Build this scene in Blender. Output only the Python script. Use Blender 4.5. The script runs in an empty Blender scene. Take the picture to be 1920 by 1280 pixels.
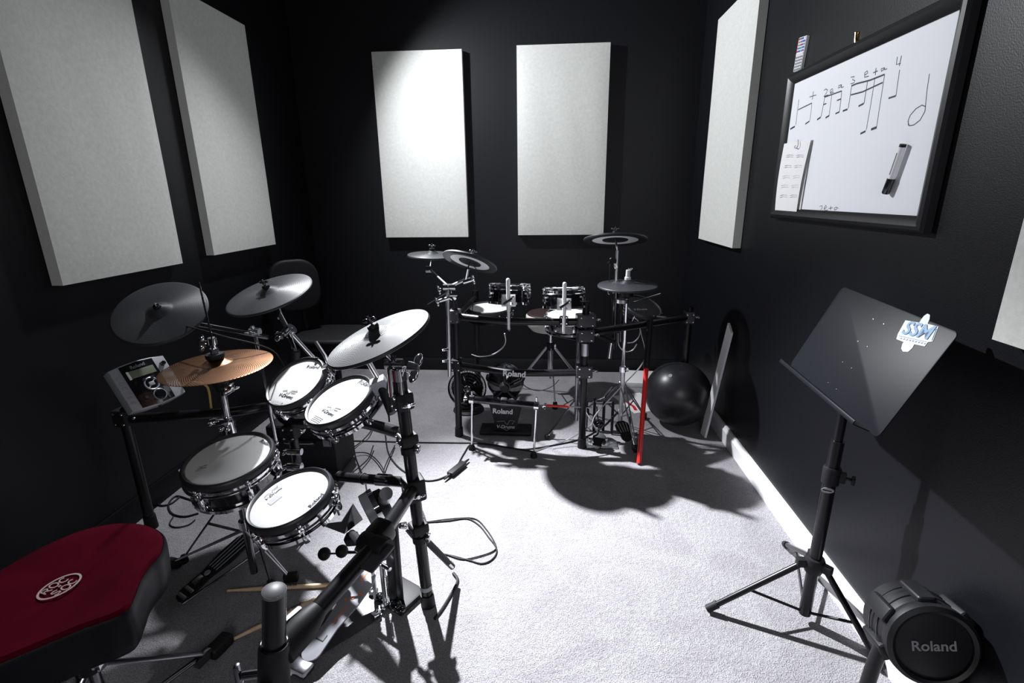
import bpy, bmesh, math, random
from mathutils import Vector, Matrix, Quaternion
random.seed(7)
V = Vector
C = bpy.context.scene.collection
scn = bpy.context.scene
PI = math.pi

# ------------------------------------------------------------------ camera geometry
FPX, CXP, CYP, CAMH = 938.0, 960.0, 640.0, 1.33
_Y = V((68, -275, FPX)).normalized()
_d = V((40, 3210, FPX)); _d = (_d - _Y * _d.dot(_Y)).normalized()
_Z = -_d
_X = _Y.cross(_Z)
if _X.x < 0: _X = -_X
def ray(px, py):
    c = V((px - CXP, py - CYP, FPX))
    return V((c.dot(_X), c.dot(_Y), c.dot(_Z)))
def at(px, py, x=None, y=None, z=None, cz=None):
    """a real point of the room seen at a pixel, on the plane x=, y= or z= (metres) or at camera depth cz="""
    r = ray(px, py)
    if x is not None: t = x / r.x
    elif y is not None: t = y / r.y
    elif z is not None: t = (z - CAMH) / r.z
    else: t = cz / FPX
    return V((0, 0, CAMH)) + r * t
def on_plane(px, py, c, n):
    r = ray(px, py); o = V((0, 0, CAMH))
    return o + r * ((V(c) - o).dot(V(n)) / r.dot(V(n)))

cam = bpy.data.cameras.new('camera'); camo = bpy.data.objects.new('camera', cam); C.objects.link(camo)
cam.sensor_width = 36; cam.lens = 36 * FPX / 1920; cam.clip_start = .02
# columns: camera right, up, backward expressed in the world
xr = V((_X.x, _Y.x, _Z.x)); yd = V((_X.y, _Y.y, _Z.y)); zf = V((_X.z, _Y.z, _Z.z))
m = Matrix((( xr.x, -yd.x, -zf.x), (xr.y, -yd.y, -zf.y), (xr.z, -yd.z, -zf.z)))
camo.matrix_world = Matrix.Translation((0, 0, CAMH)) @ m.to_4x4()
scn.camera = camo

# ------------------------------------------------------------------ materials
M = {}
def mat(name, col, rough=.5, metal=0, spec=.5, coat=0, sheen=0, trans=0, build=None):
    m = bpy.data.materials.new(name); m.use_nodes = True
    nt = m.node_tree; b = nt.nodes['Principled BSDF']
    b.inputs['Base Color'].default_value = (*col, 1)
    b.inputs['Roughness'].default_value = rough; b.inputs['Metallic'].default_value = metal
    b.inputs['Specular IOR Level'].default_value = spec
    b.inputs['Coat Weight'].default_value = coat; b.inputs['Coat Roughness'].default_value = .08
    b.inputs['Sheen Weight'].default_value = sheen
    b.inputs['Transmission Weight'].default_value = trans
    if build: build(nt, b)
    M[name] = m
    return m
def N(nt, t, **k):
    n = nt.nodes.new(t)
    for a, v in k.items():
        if a in n.inputs: n.inputs[a].default_value = v
        else: setattr(n, a, v)
    return n
def noise_bump(scale, strength, dist=.001, detail=4, col=None, scale2=None, mix=.5, obj=True):
    def f(nt, b):
        tc = N(nt, 'ShaderNodeTexCoord')
        n = N(nt, 'ShaderNodeTexNoise'); n.inputs['Scale'].default_value = scale; n.inputs['Detail'].default_value = detail
        nt.links.new(tc.outputs['Object'], n.inputs['Vector'])
        bp = N(nt, 'ShaderNodeBump'); bp.inputs['Strength'].default_value = strength; bp.inputs['Distance'].default_value = dist
        nt.links.new(n.outputs['Fac'], bp.inputs['Height']); nt.links.new(bp.outputs['Normal'], b.inputs['Normal'])
        if col:
            n2 = N(nt, 'ShaderNodeTexNoise'); n2.inputs['Scale'].default_value = scale2; n2.inputs['Detail'].default_value = 5
            nt.links.new(tc.outputs['Object'], n2.inputs['Vector'])
            r = N(nt, 'ShaderNodeValToRGB'); r.color_ramp.elements[0].position = .3; r.color_ramp.elements[1].position = .7
            r.color_ramp.elements[0].color = (*col[0], 1); r.color_ramp.elements[1].color = (*col[1], 1)
            nt.links.new(n2.outputs['Fac'], r.inputs['Fac']); nt.links.new(r.outputs['Color'], b.inputs['Base Color'])
    return f
def carpet_nodes(nt, b):
    tc = N(nt, 'ShaderNodeTexCoord')
    def nz(s, d, dist=0):
        n = N(nt, 'ShaderNodeTexNoise'); n.inputs['Scale'].default_value = s; n.inputs['Detail'].default_value = d
        n.inputs['Distortion'].default_value = dist
        nt.links.new(tc.outputs['Object'], n.inputs['Vector']); return n
    mp0 = N(nt, 'ShaderNodeVectorMath', operation='ADD'); mp0.inputs[1].default_value = (37.7, 21.3, 5.1)
    nt.links.new(tc.outputs['Object'], mp0.inputs[0])
    fine, mid, big = nz(260, 3), nz(60, 4), nz(5, 5, .8)
    for n_ in (fine, mid, big): nt.links.new(mp0.outputs[0], n_.inputs['Vector'])
    def ramp(n, p0, p1, c0, c1):
        r = N(nt, 'ShaderNodeValToRGB'); e = r.color_ramp.elements
        e[0].position, e[1].position = p0, p1; e[0].color = (*c0, 1); e[1].color = (*c1, 1)
        nt.links.new(n.outputs['Fac'], r.inputs['Fac']); return r
    a = ramp(fine, .3, .7, (.20, .193, .205), (.46, .45, .47))
    c = ramp(mid, .3, .7, (.80, .80, .80), (1, 1, 1))
    d = ramp(big, .38, .6, (.80, .795, .805), (1, 1, 1))
    def mul(x, y, f):
        mx = N(nt, 'ShaderNodeMix', data_type='RGBA', blend_type='MULTIPLY'); mx.inputs[0].default_value = f
        nt.links.new(x, mx.inputs[6]); nt.links.new(y, mx.inputs[7]); return mx.outputs[2]
    o = mul(mul(a.outputs[0], c.outputs[0], .8), d.outputs[0], .7)
    nt.links.new(o, b.inputs['Base Color'])
    ad = N(nt, 'ShaderNodeMath', operation='ADD'); nt.links.new(fine.outputs[0], ad.inputs[0]); nt.links.new(mid.outputs[0], ad.inputs[1])
    bp = N(nt, 'ShaderNodeBump'); bp.inputs['Strength'].default_value = .8; bp.inputs['Distance'].default_value = .006
    nt.links.new(ad.outputs[0], bp.inputs['Height']); nt.links.new(bp.outputs[0], b.inputs['Normal'])
def fabric_nodes(nt, b):
    tc = N(nt, 'ShaderNodeTexCoord')
    def wv(sc):
        mp = N(nt, 'ShaderNodeMapping'); mp.inputs['Scale'].default_value = sc
        nt.links.new(tc.outputs['Object'], mp.inputs['Vector'])
        n = N(nt, 'ShaderNodeTexNoise'); n.inputs['Scale'].default_value = 1; n.inputs['Detail'].default_value = 3
        nt.links.new(mp.outputs[0], n.inputs['Vector']); return n
    a, c = wv((60, 60, 700)), wv((600, 600, 50))
    ad = N(nt, 'ShaderNodeMath', operation='ADD'); nt.links.new(a.outputs[0], ad.inputs[0]); nt.links.new(c.outputs[0], ad.inputs[1])
    r = N(nt, 'ShaderNodeValToRGB'); e = r.color_ramp.elements; e[0].position, e[1].position = .35, .65
    e[0].color = (.53, .535, .515, 1); e[1].color = (.63, .63, .605, 1)
    hv = N(nt, 'ShaderNodeMath', operation='MULTIPLY'); hv.inputs[1].default_value = .5
    nt.links.new(ad.outputs[0], hv.inputs[0]); nt.links.new(hv.outputs[0], r.inputs['Fac']); nt.links.new(r.outputs[0], b.inputs['Base Color'])
    bp = N(nt, 'ShaderNodeBump'); bp.inputs['Strength'].default_value = .35; bp.inputs['Distance'].default_value = .001
    nt.links.new(ad.outputs[0], bp.inputs['Height']); nt.links.new(bp.outputs[0], b.inputs['Normal'])
def rings_nodes(freq, strength, holes=False):
    """fine concentric grooves; with holes, rows of small round perforations (low volume cymbal)"""
    def f(nt, b):
        tc = N(nt, 'ShaderNodeTexCoord'); sp = N(nt, 'ShaderNodeSeparateXYZ'); nt.links.new(tc.outputs['Object'], sp.inputs[0])
        def mth(op, x, y=None):
            n = N(nt, 'ShaderNodeMath', operation=op)
            for i, q in enumerate((x, y)):
                if q is None: continue
                if isinstance(q, (int, float)): n.inputs[i].default_value = q
                else: nt.links.new(q, n.inputs[i])
            return n.outputs[0]
        X, Y_ = sp.outputs[0], sp.outputs[1]
        r = mth('SQRT', mth('ADD', mth('MULTIPLY', X, X), mth('MULTIPLY', Y_, Y_)))
        s = mth('SINE', mth('MULTIPLY', r, freq * 2 * PI))
        if holes:
            th = mth('ARCTAN2', Y_, X)
            k = mth('SINE', mth('MULTIPLY', th, 96.0))
            h = mth('MULTIPLY', s, k)
            g = mth('GREATER_THAN', h, .10)
            inside = mth('GREATER_THAN', r, .05)
            g = mth('MULTIPLY', g, inside)
            mx = N(nt, 'ShaderNodeMix', data_type='RGBA'); nt.links.new(g, mx.inputs[0])
            mx.inputs[6].default_value = (.27, .145, .082, 1); mx.inputs[7].default_value = (.03, .014, .008, 1)
            nt.links.new(mx.outputs[2], b.inputs['Base Color'])
            nt.links.new(mth('SUBTRACT', 1.0, g), b.inputs['Alpha'])
        else:
            bp = N(nt, 'ShaderNodeBump'); bp.inputs['Strength'].default_value = strength; bp.inputs['Distance'].default_value = .0006
            nt.links.new(s, bp.inputs['Height']); nt.links.new(bp.outputs[0], b.inputs['Normal'])
    return f
mat('wall_paint', (.0036, .0038, .0056), .42, spec=.26, build=noise_bump(260, .35, .0012, 2))
mat('back_paint', (.0046, .0049, .0070), .5, spec=.28, build=noise_bump(260, .3, .001, 2))
mat('ceiling_paint', (.03, .03, .033), .9)
mat('white_trim', (.78, .78, .8), .35)
mat('carpet', (.3, .3, .3), 1, spec=.05, build=carpet_nodes)
mat('panel_fabric', (.6, .6, .58), .95, spec=.1, build=fabric_nodes)
mat('chrome', (.80, .80, .83), .09, 1)
mat('satin_chrome', (.72, .72, .75), .33, 1)
mat('dark_chrome', (.22, .22, .24), .18, 1)
mat('rack_black', (.006, .006, .0075), .30, spec=.38)
mat('clamp_grey', (.040, .040, .046), .42, spec=.5)
mat('gloss_black', (.006, .006, .008), .09, spec=.6, coat=.6)
mat('ball_black', (.02, .02, .024), .35, spec=.5)
mat('matt_black', (.008, .008, .0095), .55, spec=.3)
mat('rubber', (.010, .010, .0115), .6, spec=.3)
mat('rim_rubber', (.022, .022, .026), .42, spec=.5)
mat('cymbal_rubber', (.030, .031, .036), .44, spec=.32, build=rings_nodes(330, .5))
mat('cymbal_under', (.03, .03, .034), .45)
mat('brushed_steel', (.80, .80, .82), .5, .6)
mat('pale_plastic', (.85, .85, .88), .35)
mat('grey_plastic', (.30, .31, .34), .38, spec=.5)
mat('silver_plastic', (.42, .43, .46), .33, metal=.35)
mat('chair_black', (.0035, .0035, .0045), .6, spec=.2)
mat('mesh_head', (.66, .66, .655), .7, spec=.2, build=noise_bump(1500, .25, .0005, 1))
mat('perforated_copper', (.6, .33, .2), .40, 1, build=rings_nodes(118, 0, True))
mat('white_vinyl', (.80, .78, .72), .5)
mat('maroon', (.022, .007, .007), .6)
mat('red_velour', (.20, .004, .018), .95, spec=.05, build=noise_bump(900, .4, .001, 2, ((.055, .0008, .007), (.080, .0014, .010)), 9))
mat('paper_print', (.66, .66, .68), .7)
mat('black_vinyl', (.004, .0045, .006), .42, spec=.2, build=noise_bump(500, .2, .0006, 2))
mat('lcd', (.17, .19, .13), .25, spec=.6)
mat('ink', (.012, .012, .03), .5)
mat('print_grey', (.16, .16, .17), .6)
mat('print_faint', (.48, .48, .50), .7)
mat('print_white', (.72, .72, .75), .5)
mat('print_dim', (.22, .22, .24), .5)
mat('logo_cream', (.50, .36, .37), .8)
mat('wood', (.8, .6, .4), .45, build=noise_bump(40, .2, .0006, 3, ((.68, .47, .28), (.86, .66, .44)), 14))
mat('whiteboard_enamel', (.86, .87, .91), .22, spec=.5)
mat('frame_black', (.014, .014, .016), .3, spec=.5)
mat('paper', (.80, .80, .81), .8)
mat('sticker_white', (.55, .59, .65), .4)
mat('sticker_blue', (.12, .25, .42), .4)
mat('red_plastic', (.70, .025, .02), .3, spec=.5)
mat('orange', (.9, .20, .05), .5)
mat('brass', (.65, .5, .2), .25, 1)
mat('dark_plate', (.05, .05, .056), .25, spec=.6)
mat('cap_grey', (.13, .13, .14), .45)
mat('clear_grey', (.30, .30, .33), .2, spec=.6)
mat('cream', (.55, .52, .45), .7)
mat('yellow_cable', (.55, .35, .10), .5)
mat('teal', (.1, .5, .55), .5)
for nm, c in dict(btn_red=(.6, .05, .08), btn_green=(.05, .35, .25), btn_blue=(.06, .15, .6), btn_teal=(.1, .4, .5), btn_purple=(.35, .12, .4), btn_orange=(.7, .25, .15), btn_white=(.8, .8, .82)).items(): mat(nm, c, .4)

# ------------------------------------------------------------------ mesh builder
def frame(c, n, xh=(1, 0, 0)):
    z = V(n).normalized(); x = V(xh); x = (x - z * x.dot(z))
    if x.length < 1e-5: x = z.orthogonal()
    x.normalize(); y = z.cross(x)
    m = Matrix((x, y, z)).transposed().to_4x4(); m.translation = V(c); return m
class B:
    def __init__(s): s.bm = bmesh.new()
    def tube(s, pts, r, seg=12, smooth=0, cap=True, flat=1.0, up=None):
        pts = [V(p) for p in pts]
        if smooth and len(pts) > 2:
            q = []
            e = [pts[0] * 2 - pts[1]] + pts + [pts[-1] * 2 - pts[-2]]
            for i in range(1, len(e) - 2):
                for k in range(smooth):
                    t = k / smooth; a, b, c, d = e[i - 1:i + 3]
                    q.append(.5 * ((2 * b) + (c - a) * t + (2 * a - 5 * b + 4 * c - d) * t * t + (3 * b - a - 3 * c + d) * t ** 3))
            pts = q + [pts[-1]]
        n = len(pts); rs = r if isinstance(r, (list, tuple)) else [r] * n
        if len(rs) != n: rs = [rs[0] + (rs[-1] - rs[0]) * i / (n - 1) for i in range(n)]
        T = [((pts[min(i + 1, n - 1)] - pts[max(i - 1, 0)]).normalized()) for i in range(n)]
        u = T[0].orthogonal().normalized() if up is None else (V(up) - T[0] * V(up).dot(T[0])).normalized()
        rings = []
        for i in range(n):
            if i: 
                u = u - T[i] * u.dot(T[i]); u.normalize()
            w = T[i].cross(u)
            rings.append([s.bm.verts.new(pts[i] + rs[i] * (u * math.cos(a) * flat + w * math.sin(a))) for a in [2 * PI * k / seg for k in range(seg)]])
        for a, b in zip(rings, rings[1:]):
            for k in range(seg): s.bm.faces.new((a[k], a[(k + 1) % seg], b[(k + 1) % seg], b[k]))
        if cap: s.bm.faces.new(rings[0][::-1]); s.bm.faces.new(rings[-1])
        return s
    def lathe(s, prof, Mx=Matrix(), seg=48):
        rings = []
        for r, z in prof:
            if r < 1e-6: rings.append([s.bm.verts.new(Mx @ V((0, 0, z)))])
            else: rings.append([s.bm.verts.new(Mx @ V((r * math.cos(2 * PI * k / seg), r * math.sin(2 * PI * k / seg), z))) for k in range(seg)])
        for a, b in zip(rings, rings[1:]):
            for k in range(seg):
                k2 = (k + 1) % seg
                if len(a) == 1 and len(b) == 1: continue
                if len(a) == 1: s.bm.faces.new((a[0], b[k2], b[k]))
                elif len(b) == 1: s.bm.faces.new((a[k], a[k2], b[0]))
                else: s.bm.faces.new((a[k], a[k2], b[k2], b[k]))
        return s
    def ring(s, R, r, Mx=Matrix(), seg=48, sg=10, zs=1.0):
        prof = [(R + r * math.cos(2 * PI * k / sg), r * zs * math.sin(2 * PI * k / sg)) for k in range(sg + 1)]
        n0 = len(s.bm.verts)
        s.lathe(prof, Mx, seg); bmesh.ops.remove_doubles(s.bm, verts=s.bm.verts[:][n0:], dist=1e-6)
        return s
    def box(s, size, Mx=Matrix(), bev=0, segs=2):
        t = bmesh.new(); bmesh.ops.create_cube(t, size=1)
        bmesh.ops.scale(t, vec=size, verts=t.verts)
        if bev: bmesh.ops.bevel(t, geom=t.edges[:], offset=bev, segments=segs, affect='EDGES', profile=.6)
        return s._add(t, Mx)
    def _add(s, t, Mx):
        t.transform(Mx); me = bpy.data.meshes.new('t'); t.to_mesh(me); t.free()
        s.bm.from_mesh(me); bpy.data.meshes.remove(me); return s
    def ball(s, c, r, sc=(1, 1, 1), seg=20, Mx=None):
        t = bmesh.new(); bmesh.ops.create_uvsphere(t, u_segments=seg, v_segments=seg // 2, radius=r)
        bmesh.ops.scale(t, vec=sc, verts=t.verts)
        return s._add(t, (Mx or Matrix.Translation(V(c))))
    def prism(s, out, z0, z1, Mx=Matrix(), bev=0, segs=2):
        t = bmesh.new(); vs = [t.verts.new((x, y, z0)) for x, y in out]; f = t.faces.new(vs)
        r = bmesh.ops.extrude_face_region(t, geom=[f]); nv = [g for g in r['geom'] if isinstance(g, bmesh.types.BMVert)]
        bmesh.ops.translate(t, vec=(0, 0, z1 - z0), verts=nv)
        bmesh.ops.recalc_face_normals(t, faces=t.faces)
        if bev:
            ed = [e for e in t.edges if abs(e.verts[0].co.z - e.verts[1].co.z) < 1e-6]
            bmesh.ops.bevel(t, geom=ed, offset=bev, segments=segs, affect='EDGES', profile=.6)
        return s._add(t, Mx)
    def rod(s, a, b, r, seg=14): return s.tube([a, b], r, seg)
    def ribbon(s, pts, w, n, th=.0006):
        """flat pen stroke of width w lying on a surface with normal n"""
        n = V(n).normalized(); pts = [V(p) for p in pts]; L = len(pts); A = []
        for i in range(L):
            t = (pts[min(i + 1, L - 1)] - pts[max(i - 1, 0)]).normalized(); u = n.cross(t).normalized() * w / 2
            A.append([s.bm.verts.new(pts[i] + q) for q in (u, -u, -u + n * th, u + n * th)])
        for a, b in zip(A, A[1:]):
            for k in range(4): s.bm.faces.new((a[k], a[(k + 1) % 4], b[(k + 1) % 4], b[k]))
        s.bm.faces.new(A[0][::-1]); s.bm.faces.new(A[-1]); return s
    def build(s, name, material, parent=None, local=False, mats=None, ang=35):
        bm = s.bm
        if parent is not None and not local: bm.transform(parent.matrix_world.inverted())
        bmesh.ops.recalc_face_normals(bm, faces=bm.faces)
        la = math.radians(ang)
        for f in bm.faces: f.smooth = True
        for e in bm.edges:
            if len(e.link_faces) == 2 and e.calc_face_angle(0) > la: e.smooth = False
        me = bpy.data.meshes.new(name); bm.to_mesh(me); bm.free()
        for q in ([material] if mats is None else mats): me.materials.append(M[q])
        o = bpy.data.objects.new(name, me); C.objects.link(o)
        if parent is not None:
            o.parent = parent; o.matrix_world = parent.matrix_world.copy()
        return o
def tag(o, label=None, cat=None, group=None, kind=None):
    if label: o['label'] = label
    if cat: o['category'] = cat
    if group: o['group'] = group
    if kind: o['kind'] = kind
    return o
def thing(name, label, cat, Mx, group=None):
    o = bpy.data.objects.new(name, None); o.empty_display_size = .05; C.objects.link(o)
    o.matrix_world = Mx if isinstance(Mx, Matrix) else Matrix.Translation(V(Mx))
    return tag(o, label, cat, group)
def single(b, name, material, label, cat, origin, group=None):
    """a one-mesh thing whose origin sits at its base"""
    me_o = b.build(name, material); T = V(origin)
    me_o.data.transform(Matrix.Translation(-T)); me_o.location = T
    return tag(me_o, label, cat, group)
def struct(name, b, material):
    return tag(b.build(name, material), kind='structure')
def text(s, a, b, n, material, parent, name='lettering', bold=0.0, shear=0, xs=1.0, lift=.0008, height=None, depth=.0003):
    """lettering whose baseline runs from a to b on a surface with normal n"""
    cu = bpy.data.curves.new('t', 'FONT'); cu.body = s; cu.offset = bold; cu.shear = shear; cu.fill_mode = 'BOTH'; cu.resolution_u = 4
    o = bpy.data.objects.new('t', cu); C.objects.link(o)
    bpy.context.view_layer.update()
    me = bpy.data.meshes.new_from_object(o.evaluated_get(bpy.context.evaluated_depsgraph_get())); bpy.data.objects.remove(o); bpy.data.curves.remove(cu)
    xsz = [v.co.x for v in me.vertices]; x0, x1 = min(xsz), max(xsz)
    a, b = V(a), V(b); w = (b - a).length; k = w / (x1 - x0); ky = k * xs if height is None else height / .7
    n = V(n).normalized(); x = (b - a).normalized(); x = (x - n * x.dot(n)).normalized(); y = n.cross(x)
    bm = bmesh.new(); bm.from_mesh(me); bpy.data.meshes.remove(me)
    r = bmesh.ops.extrude_face_region(bm, geom=bm.faces[:]); nv = [g for g in r['geom'] if isinstance(g, bmesh.types.BMVert)]
    for v in nv: v.co.z += depth / k
    for v in bm.verts:
        v.co = a + x * (v.co.x - x0) * k + y * v.co.y * ky + n * (lift + v.co.z * k)
    q = B(); q.bm.free(); q.bm = bm
    return q.build(name, material, parent)
# ------------------------------------------------------------------ the room
XL, XR, YB, YF, ZC = -1.765, 1.0, 3.73, -1.7, 2.72
def slab(x0, x1, y0, y1, z0, z1, bev=0):
    return B().box((x1 - x0, y1 - y0, z1 - z0), Matrix.Translation(((x0 + x1) / 2, (y0 + y1) / 2, (z0 + z1) / 2)), bev)
struct('floor', slab(XL - .1, XR + .1, YF - .1, YB + .1, -.1, 0), 'carpet')
struct('ceiling', slab(XL - .1, XR + .1, YF - .1, YB + .1, ZC, ZC + .1), 'ceiling_paint')
struct('wall_back', slab(XL - .1, XR + .1, YB, YB + .1, 0, ZC), 'back_paint')
struct('wall_left', slab(XL - .1, XL, YF, YB, 0, ZC), 'wall_paint')
struct('wall_right', slab(XR, XR + .1, YF, YB, 0, ZC), 'wall_paint')
struct('wall_front', slab(XL - .1, XR + .1, YF - .1, YF, 0, ZC), 'back_paint')
def skirting(name, a, b, nrm, h, t, mt):
    a, b = V(a), V(b); L = (b - a).length; x = (b - a).normalized()
    Mx = frame((a + b) / 2, (0, 0, 1), x)
    if (Mx.col[1].to_3d()).dot(V(nrm)) < 0: Mx = frame((a + b) / 2, (0, 0, 1), -x)
    pr = [(0, 0), (t, 0), (t, h * .78), (t * .55, h * .9), (t * .4, h), (0, h)]
    bb = B(); bm = bb.bm
    R = [[bm.verts.new(Mx @ V((s * L / 2, p, q))) for p, q in pr] for s in (-1, 1)]
    k = len(pr)
    for i in range(k): bm.faces.new((R[0][i], R[0][(i + 1) % k], R[1][(i + 1) % k], R[1][i]))
    bm.faces.new(R[0]); bm.faces.new(R[1][::-1])
    return struct(name, bb, mt)
skirting('baseboard_right', (XR, YF, 0), (XR, YB, 0), (-1, 0, 0), .088, .024, 'white_trim')
skirting('baseboard_left', (XL, YF, 0), (XL, YB, 0), (1, 0, 0), .10, .015, 'wall_paint')
skirting('baseboard_back', (XL, YB, 0), (XR, YB, 0), (0, -1, 0), .10, .015, 'back_paint')

def acoustic_panel(c, n, label, w=.61, h=1.22, d=.046):
    Mx = frame(c, n, V(n).cross((0, 0, 1)) * -1)
    t = bmesh.new()
    # wrapped frame: soft front edges, shallow pillow and the hems pulled in
    nx, ny = 14, 28; V0 = {}
    for i in range(nx + 1):
        for j in range(ny + 1):
            u, v = i / nx * 2 - 1, j / ny * 2 - 1
            p = .0022 * (1 - u ** 8) * (1 - v ** 8) - .0018 * max(abs(u), abs(v)) ** 18
            p += .0008 * math.sin(9 * u + 3 * v) * (1 - v * v)
            V0[i, j] = t.verts.new((u * w / 2, v * h / 2, d + p))
    for i in range(nx):
        for j in range(ny): t.faces.new((V0[i, j], V0[i + 1, j], V0[i + 1, j + 1], V0[i, j + 1]))
    rim = [V0[i, 0] for i in range(nx + 1)] + [V0[nx, j] for j in range(1, ny + 1)] + [V0[i, ny] for i in range(nx - 1, -1, -1)] + [V0[0, j] for j in range(ny - 1, 0, -1)]
    back = [t.verts.new((q.co.x, q.co.y, 0.002)) for q in rim]
    for k in range(len(rim)): t.faces.new((rim[k], back[k], back[(k + 1) % len(rim)], rim[(k + 1) % len(rim)]))
    t.faces.new(back)
    b = B(); b._add(t, Matrix())
    o = b.build('acoustic_panel', 'panel_fabric', ang=50)
    o.matrix_world = Mx
    return tag(o, label, 'acoustic panel', 'fabric acoustic panels on the walls')
PZ = 1.05 + .61
acoustic_panel((XL, 1.955, PZ - .01), (1, 0, 0), 'pale grey fabric acoustic panel on left wall, nearest the camera and above the throne')
acoustic_panel((XL, 2.80, PZ), (1, 0, 0), 'pale grey fabric acoustic panel on left wall, the one nearer the far corner')
acoustic_panel((-.885, YB, 1.652), (0, -1, 0), 'brightly lit fabric acoustic panel on the back wall, left of its twin')
acoustic_panel((.09, YB, 1.662), (0, -1, 0), 'evenly grey fabric acoustic panel on the back wall, right of its twin')
acoustic_panel((XR, 3.01, 1.662), (-1, 0, 0), 'white lit fabric acoustic panel on right wall between corner and whiteboard')
acoustic_panel((XR, .80, 1.63), (-1, 0, 0), 'fabric acoustic panel at right picture edge, beyond the music stand')

# ------------------------------------------------------------------ whiteboard
wb = thing('whiteboard', 'framed whiteboard with handwritten drum rhythm notation on the right wall', 'whiteboard', frame((XR, 1.87, 1.22), (-1, 0, 0), (0, -1, 0)))
y0, y1, z0, z1 = 1.405, 2.338, 1.222, 1.788   # outer
fw, xf = .042, .968
def bar_frame(a, b, nin):
    """mitred moulding between outer corners a and b, nin towards the opening"""
    a, b, nin = V(a), V(b), V(nin); d = (b - a).normalized(); out = V((-1, 0, 0))
    pr = [(0, 0), (0, .020), (.006, .028), (.016, .031), (.028, .026), (fw, .014), (fw, 0)]
    bb = B(); bm = bb.bm; R = []
    for e, s in ((a, 1), (b, -1)): R.append([bm.verts.new(V((XR - .002, e.y, e.z)) + nin * p + d * s * p + out * q) for p, q in pr])
    k = len(pr)
    for i in range(k): bm.faces.new((R[0][i], R[0][(i + 1) % k], R[1][(i + 1) % k], R[1][i]))
    bm.faces.new(R[0]); bm.faces.new(R[1]); return bb
for a, b, n_ in (((0, y0, z0), (0, y1, z0), (0, 0, 1)), ((0, y1, z0), (0, y1, z1), (0, -1, 0)), ((0, y1, z1), (0, y0, z1), (0, 0, -1)), ((0, y0, z1), (0, y0, z0), (0, 1, 0))):
    bar_frame(a, b, n_).build('frame_side', 'frame_black', wb)
slab(XR - .014, XR - .002, y0 + .02, y1 - .02, z0 + .02, z1 - .02).build('writing_surface', 'whiteboard_enamel', wb)
XS = XR - .0142
def W(cx, cy): return at(1420 + cx / 2.844, cy / 2.844, x=XS)
strokes = [  # width, points on the board
 (.0025, [(222, 530), (213, 600), (205, 665)]), (.008, [(176, 688), (200, 674)]), (.0045, [(218, 585), (290, 550)]), (.002, [(291, 548), (286, 600), (280, 642)]),
 (.006, [(256, 661), (278, 646)]), (.003, [(279, 517), (314, 506)]), (.003, [(299, 487), (294, 530)]),
 (.003, [(356, 482), (366, 474), (375, 480), (368, 497), (354, 514), (378, 506)]), (.003, [(388, 494), (404, 483), (400, 473), (389, 481), (389, 498), (408, 492)]),
 (.003, [(448, 452), (434, 456), (432, 469), (446, 462), (449, 452), (449, 468), (460, 462)]), (.005, [(358, 518), (450, 485)]), (.0025, [(360, 518), (350, 570), (340, 622)]),
 (.007, [(319, 638), (338, 625)]), (.002, [(398, 503), (390, 560), (383, 616)]), (.007, [(364, 628), (384, 616)]), (.0025, [(450, 487), (445, 540), (438, 592)]), (.006, [(417, 606), (438, 596)]),
 (.005, [(352, 558), (368, 552)]), (.005, [(425, 536), (446, 527)]),
 (.003, [(499, 412), (518, 407), (507, 424), (521, 430), (515, 442), (498, 447)]), (.006, [(502, 458), (530, 446), (600, 428), (678, 397)]), (.0055, [(499, 506), (560, 490), (668, 440)]),
 (.0025, [(503, 456), (494, 520), (485, 577)]), (.007, [(456, 592), (481, 582)]), (.0025, [(588, 432), (579, 490), (569, 552)]), (.0065, [(540, 566), (567, 552)]),
 (.002, [(628, 412), (606, 550), (581, 692)]), (.007, [(550, 713), (577, 699)]), (.002, [(679, 397), (657, 540), (635, 682)]), (.009, [(607, 690), (636, 679)]),
 (.003, [(572, 402), (590, 388), (586, 378), (573, 388), (572, 412), (594, 406)]), (.003, [(618, 388), (642, 378)]), (.003, [(633, 362), (629, 400)]),
 (.003, [(675, 362), (660, 368), (661, 380), (675, 370), (678, 360), (680, 372), (692, 366)]),
 (.0025, [(747, 303), (741, 344), (764, 338)]), (.003, [(769, 297), (757, 352)]), (.002, [(759, 372), (749, 440), (739, 512)]), (.006, [(700, 524), (738, 511)]),
 (.002, [(918, 393), (905, 480), (896, 572)]), (.0028, [(806, 668), (804, 645), (815, 615), (845, 580), (878, 560), (897, 568), (893, 595), (868, 640), (835, 666), (810, 670), (806, 660)]),
 (.0022, [(333, 1100), (345, 1096), (346, 1108), (333, 1124), (352, 1122)]), (.0022, [(356, 1115), (370, 1103), (366, 1094), (356, 1108), (360, 1123), (376, 1119)]),
 (.0022, [(380, 1112), (402, 1107)]), (.0022, [(392, 1098), (390, 1120)]), (.0022, [(420, 1104), (411, 1108), (412, 1120), (424, 1114), (422, 1104), (432, 1110)]),
]
def kind_of(ps):
    x, y = ps[0]
    if x > 800: return 'half_note_mark'
    if y > 1050: return 'count_note_mark'
    L_ = sum((V((*a, 0)) - V((*b, 0))).length for a, b in zip(ps, ps[1:]))
    return 'count_numerals' if (y < 520 and L_ < 130 and (len(ps) > 4 or y < 400 or 480 < y < 520 and x < 340)) else 'rhythm_notes'
for nm_ in ('count_numerals', 'rhythm_notes', 'half_note_mark', 'count_note_mark'):
    ib = B()
    for w_, ps in strokes:
        if kind_of(ps) == nm_: ib.ribbon([W(*p) for p in ps], w_ * .8, (-1, 0, 0), .0004)
    ib.build(nm_, 'ink', wb)
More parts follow.
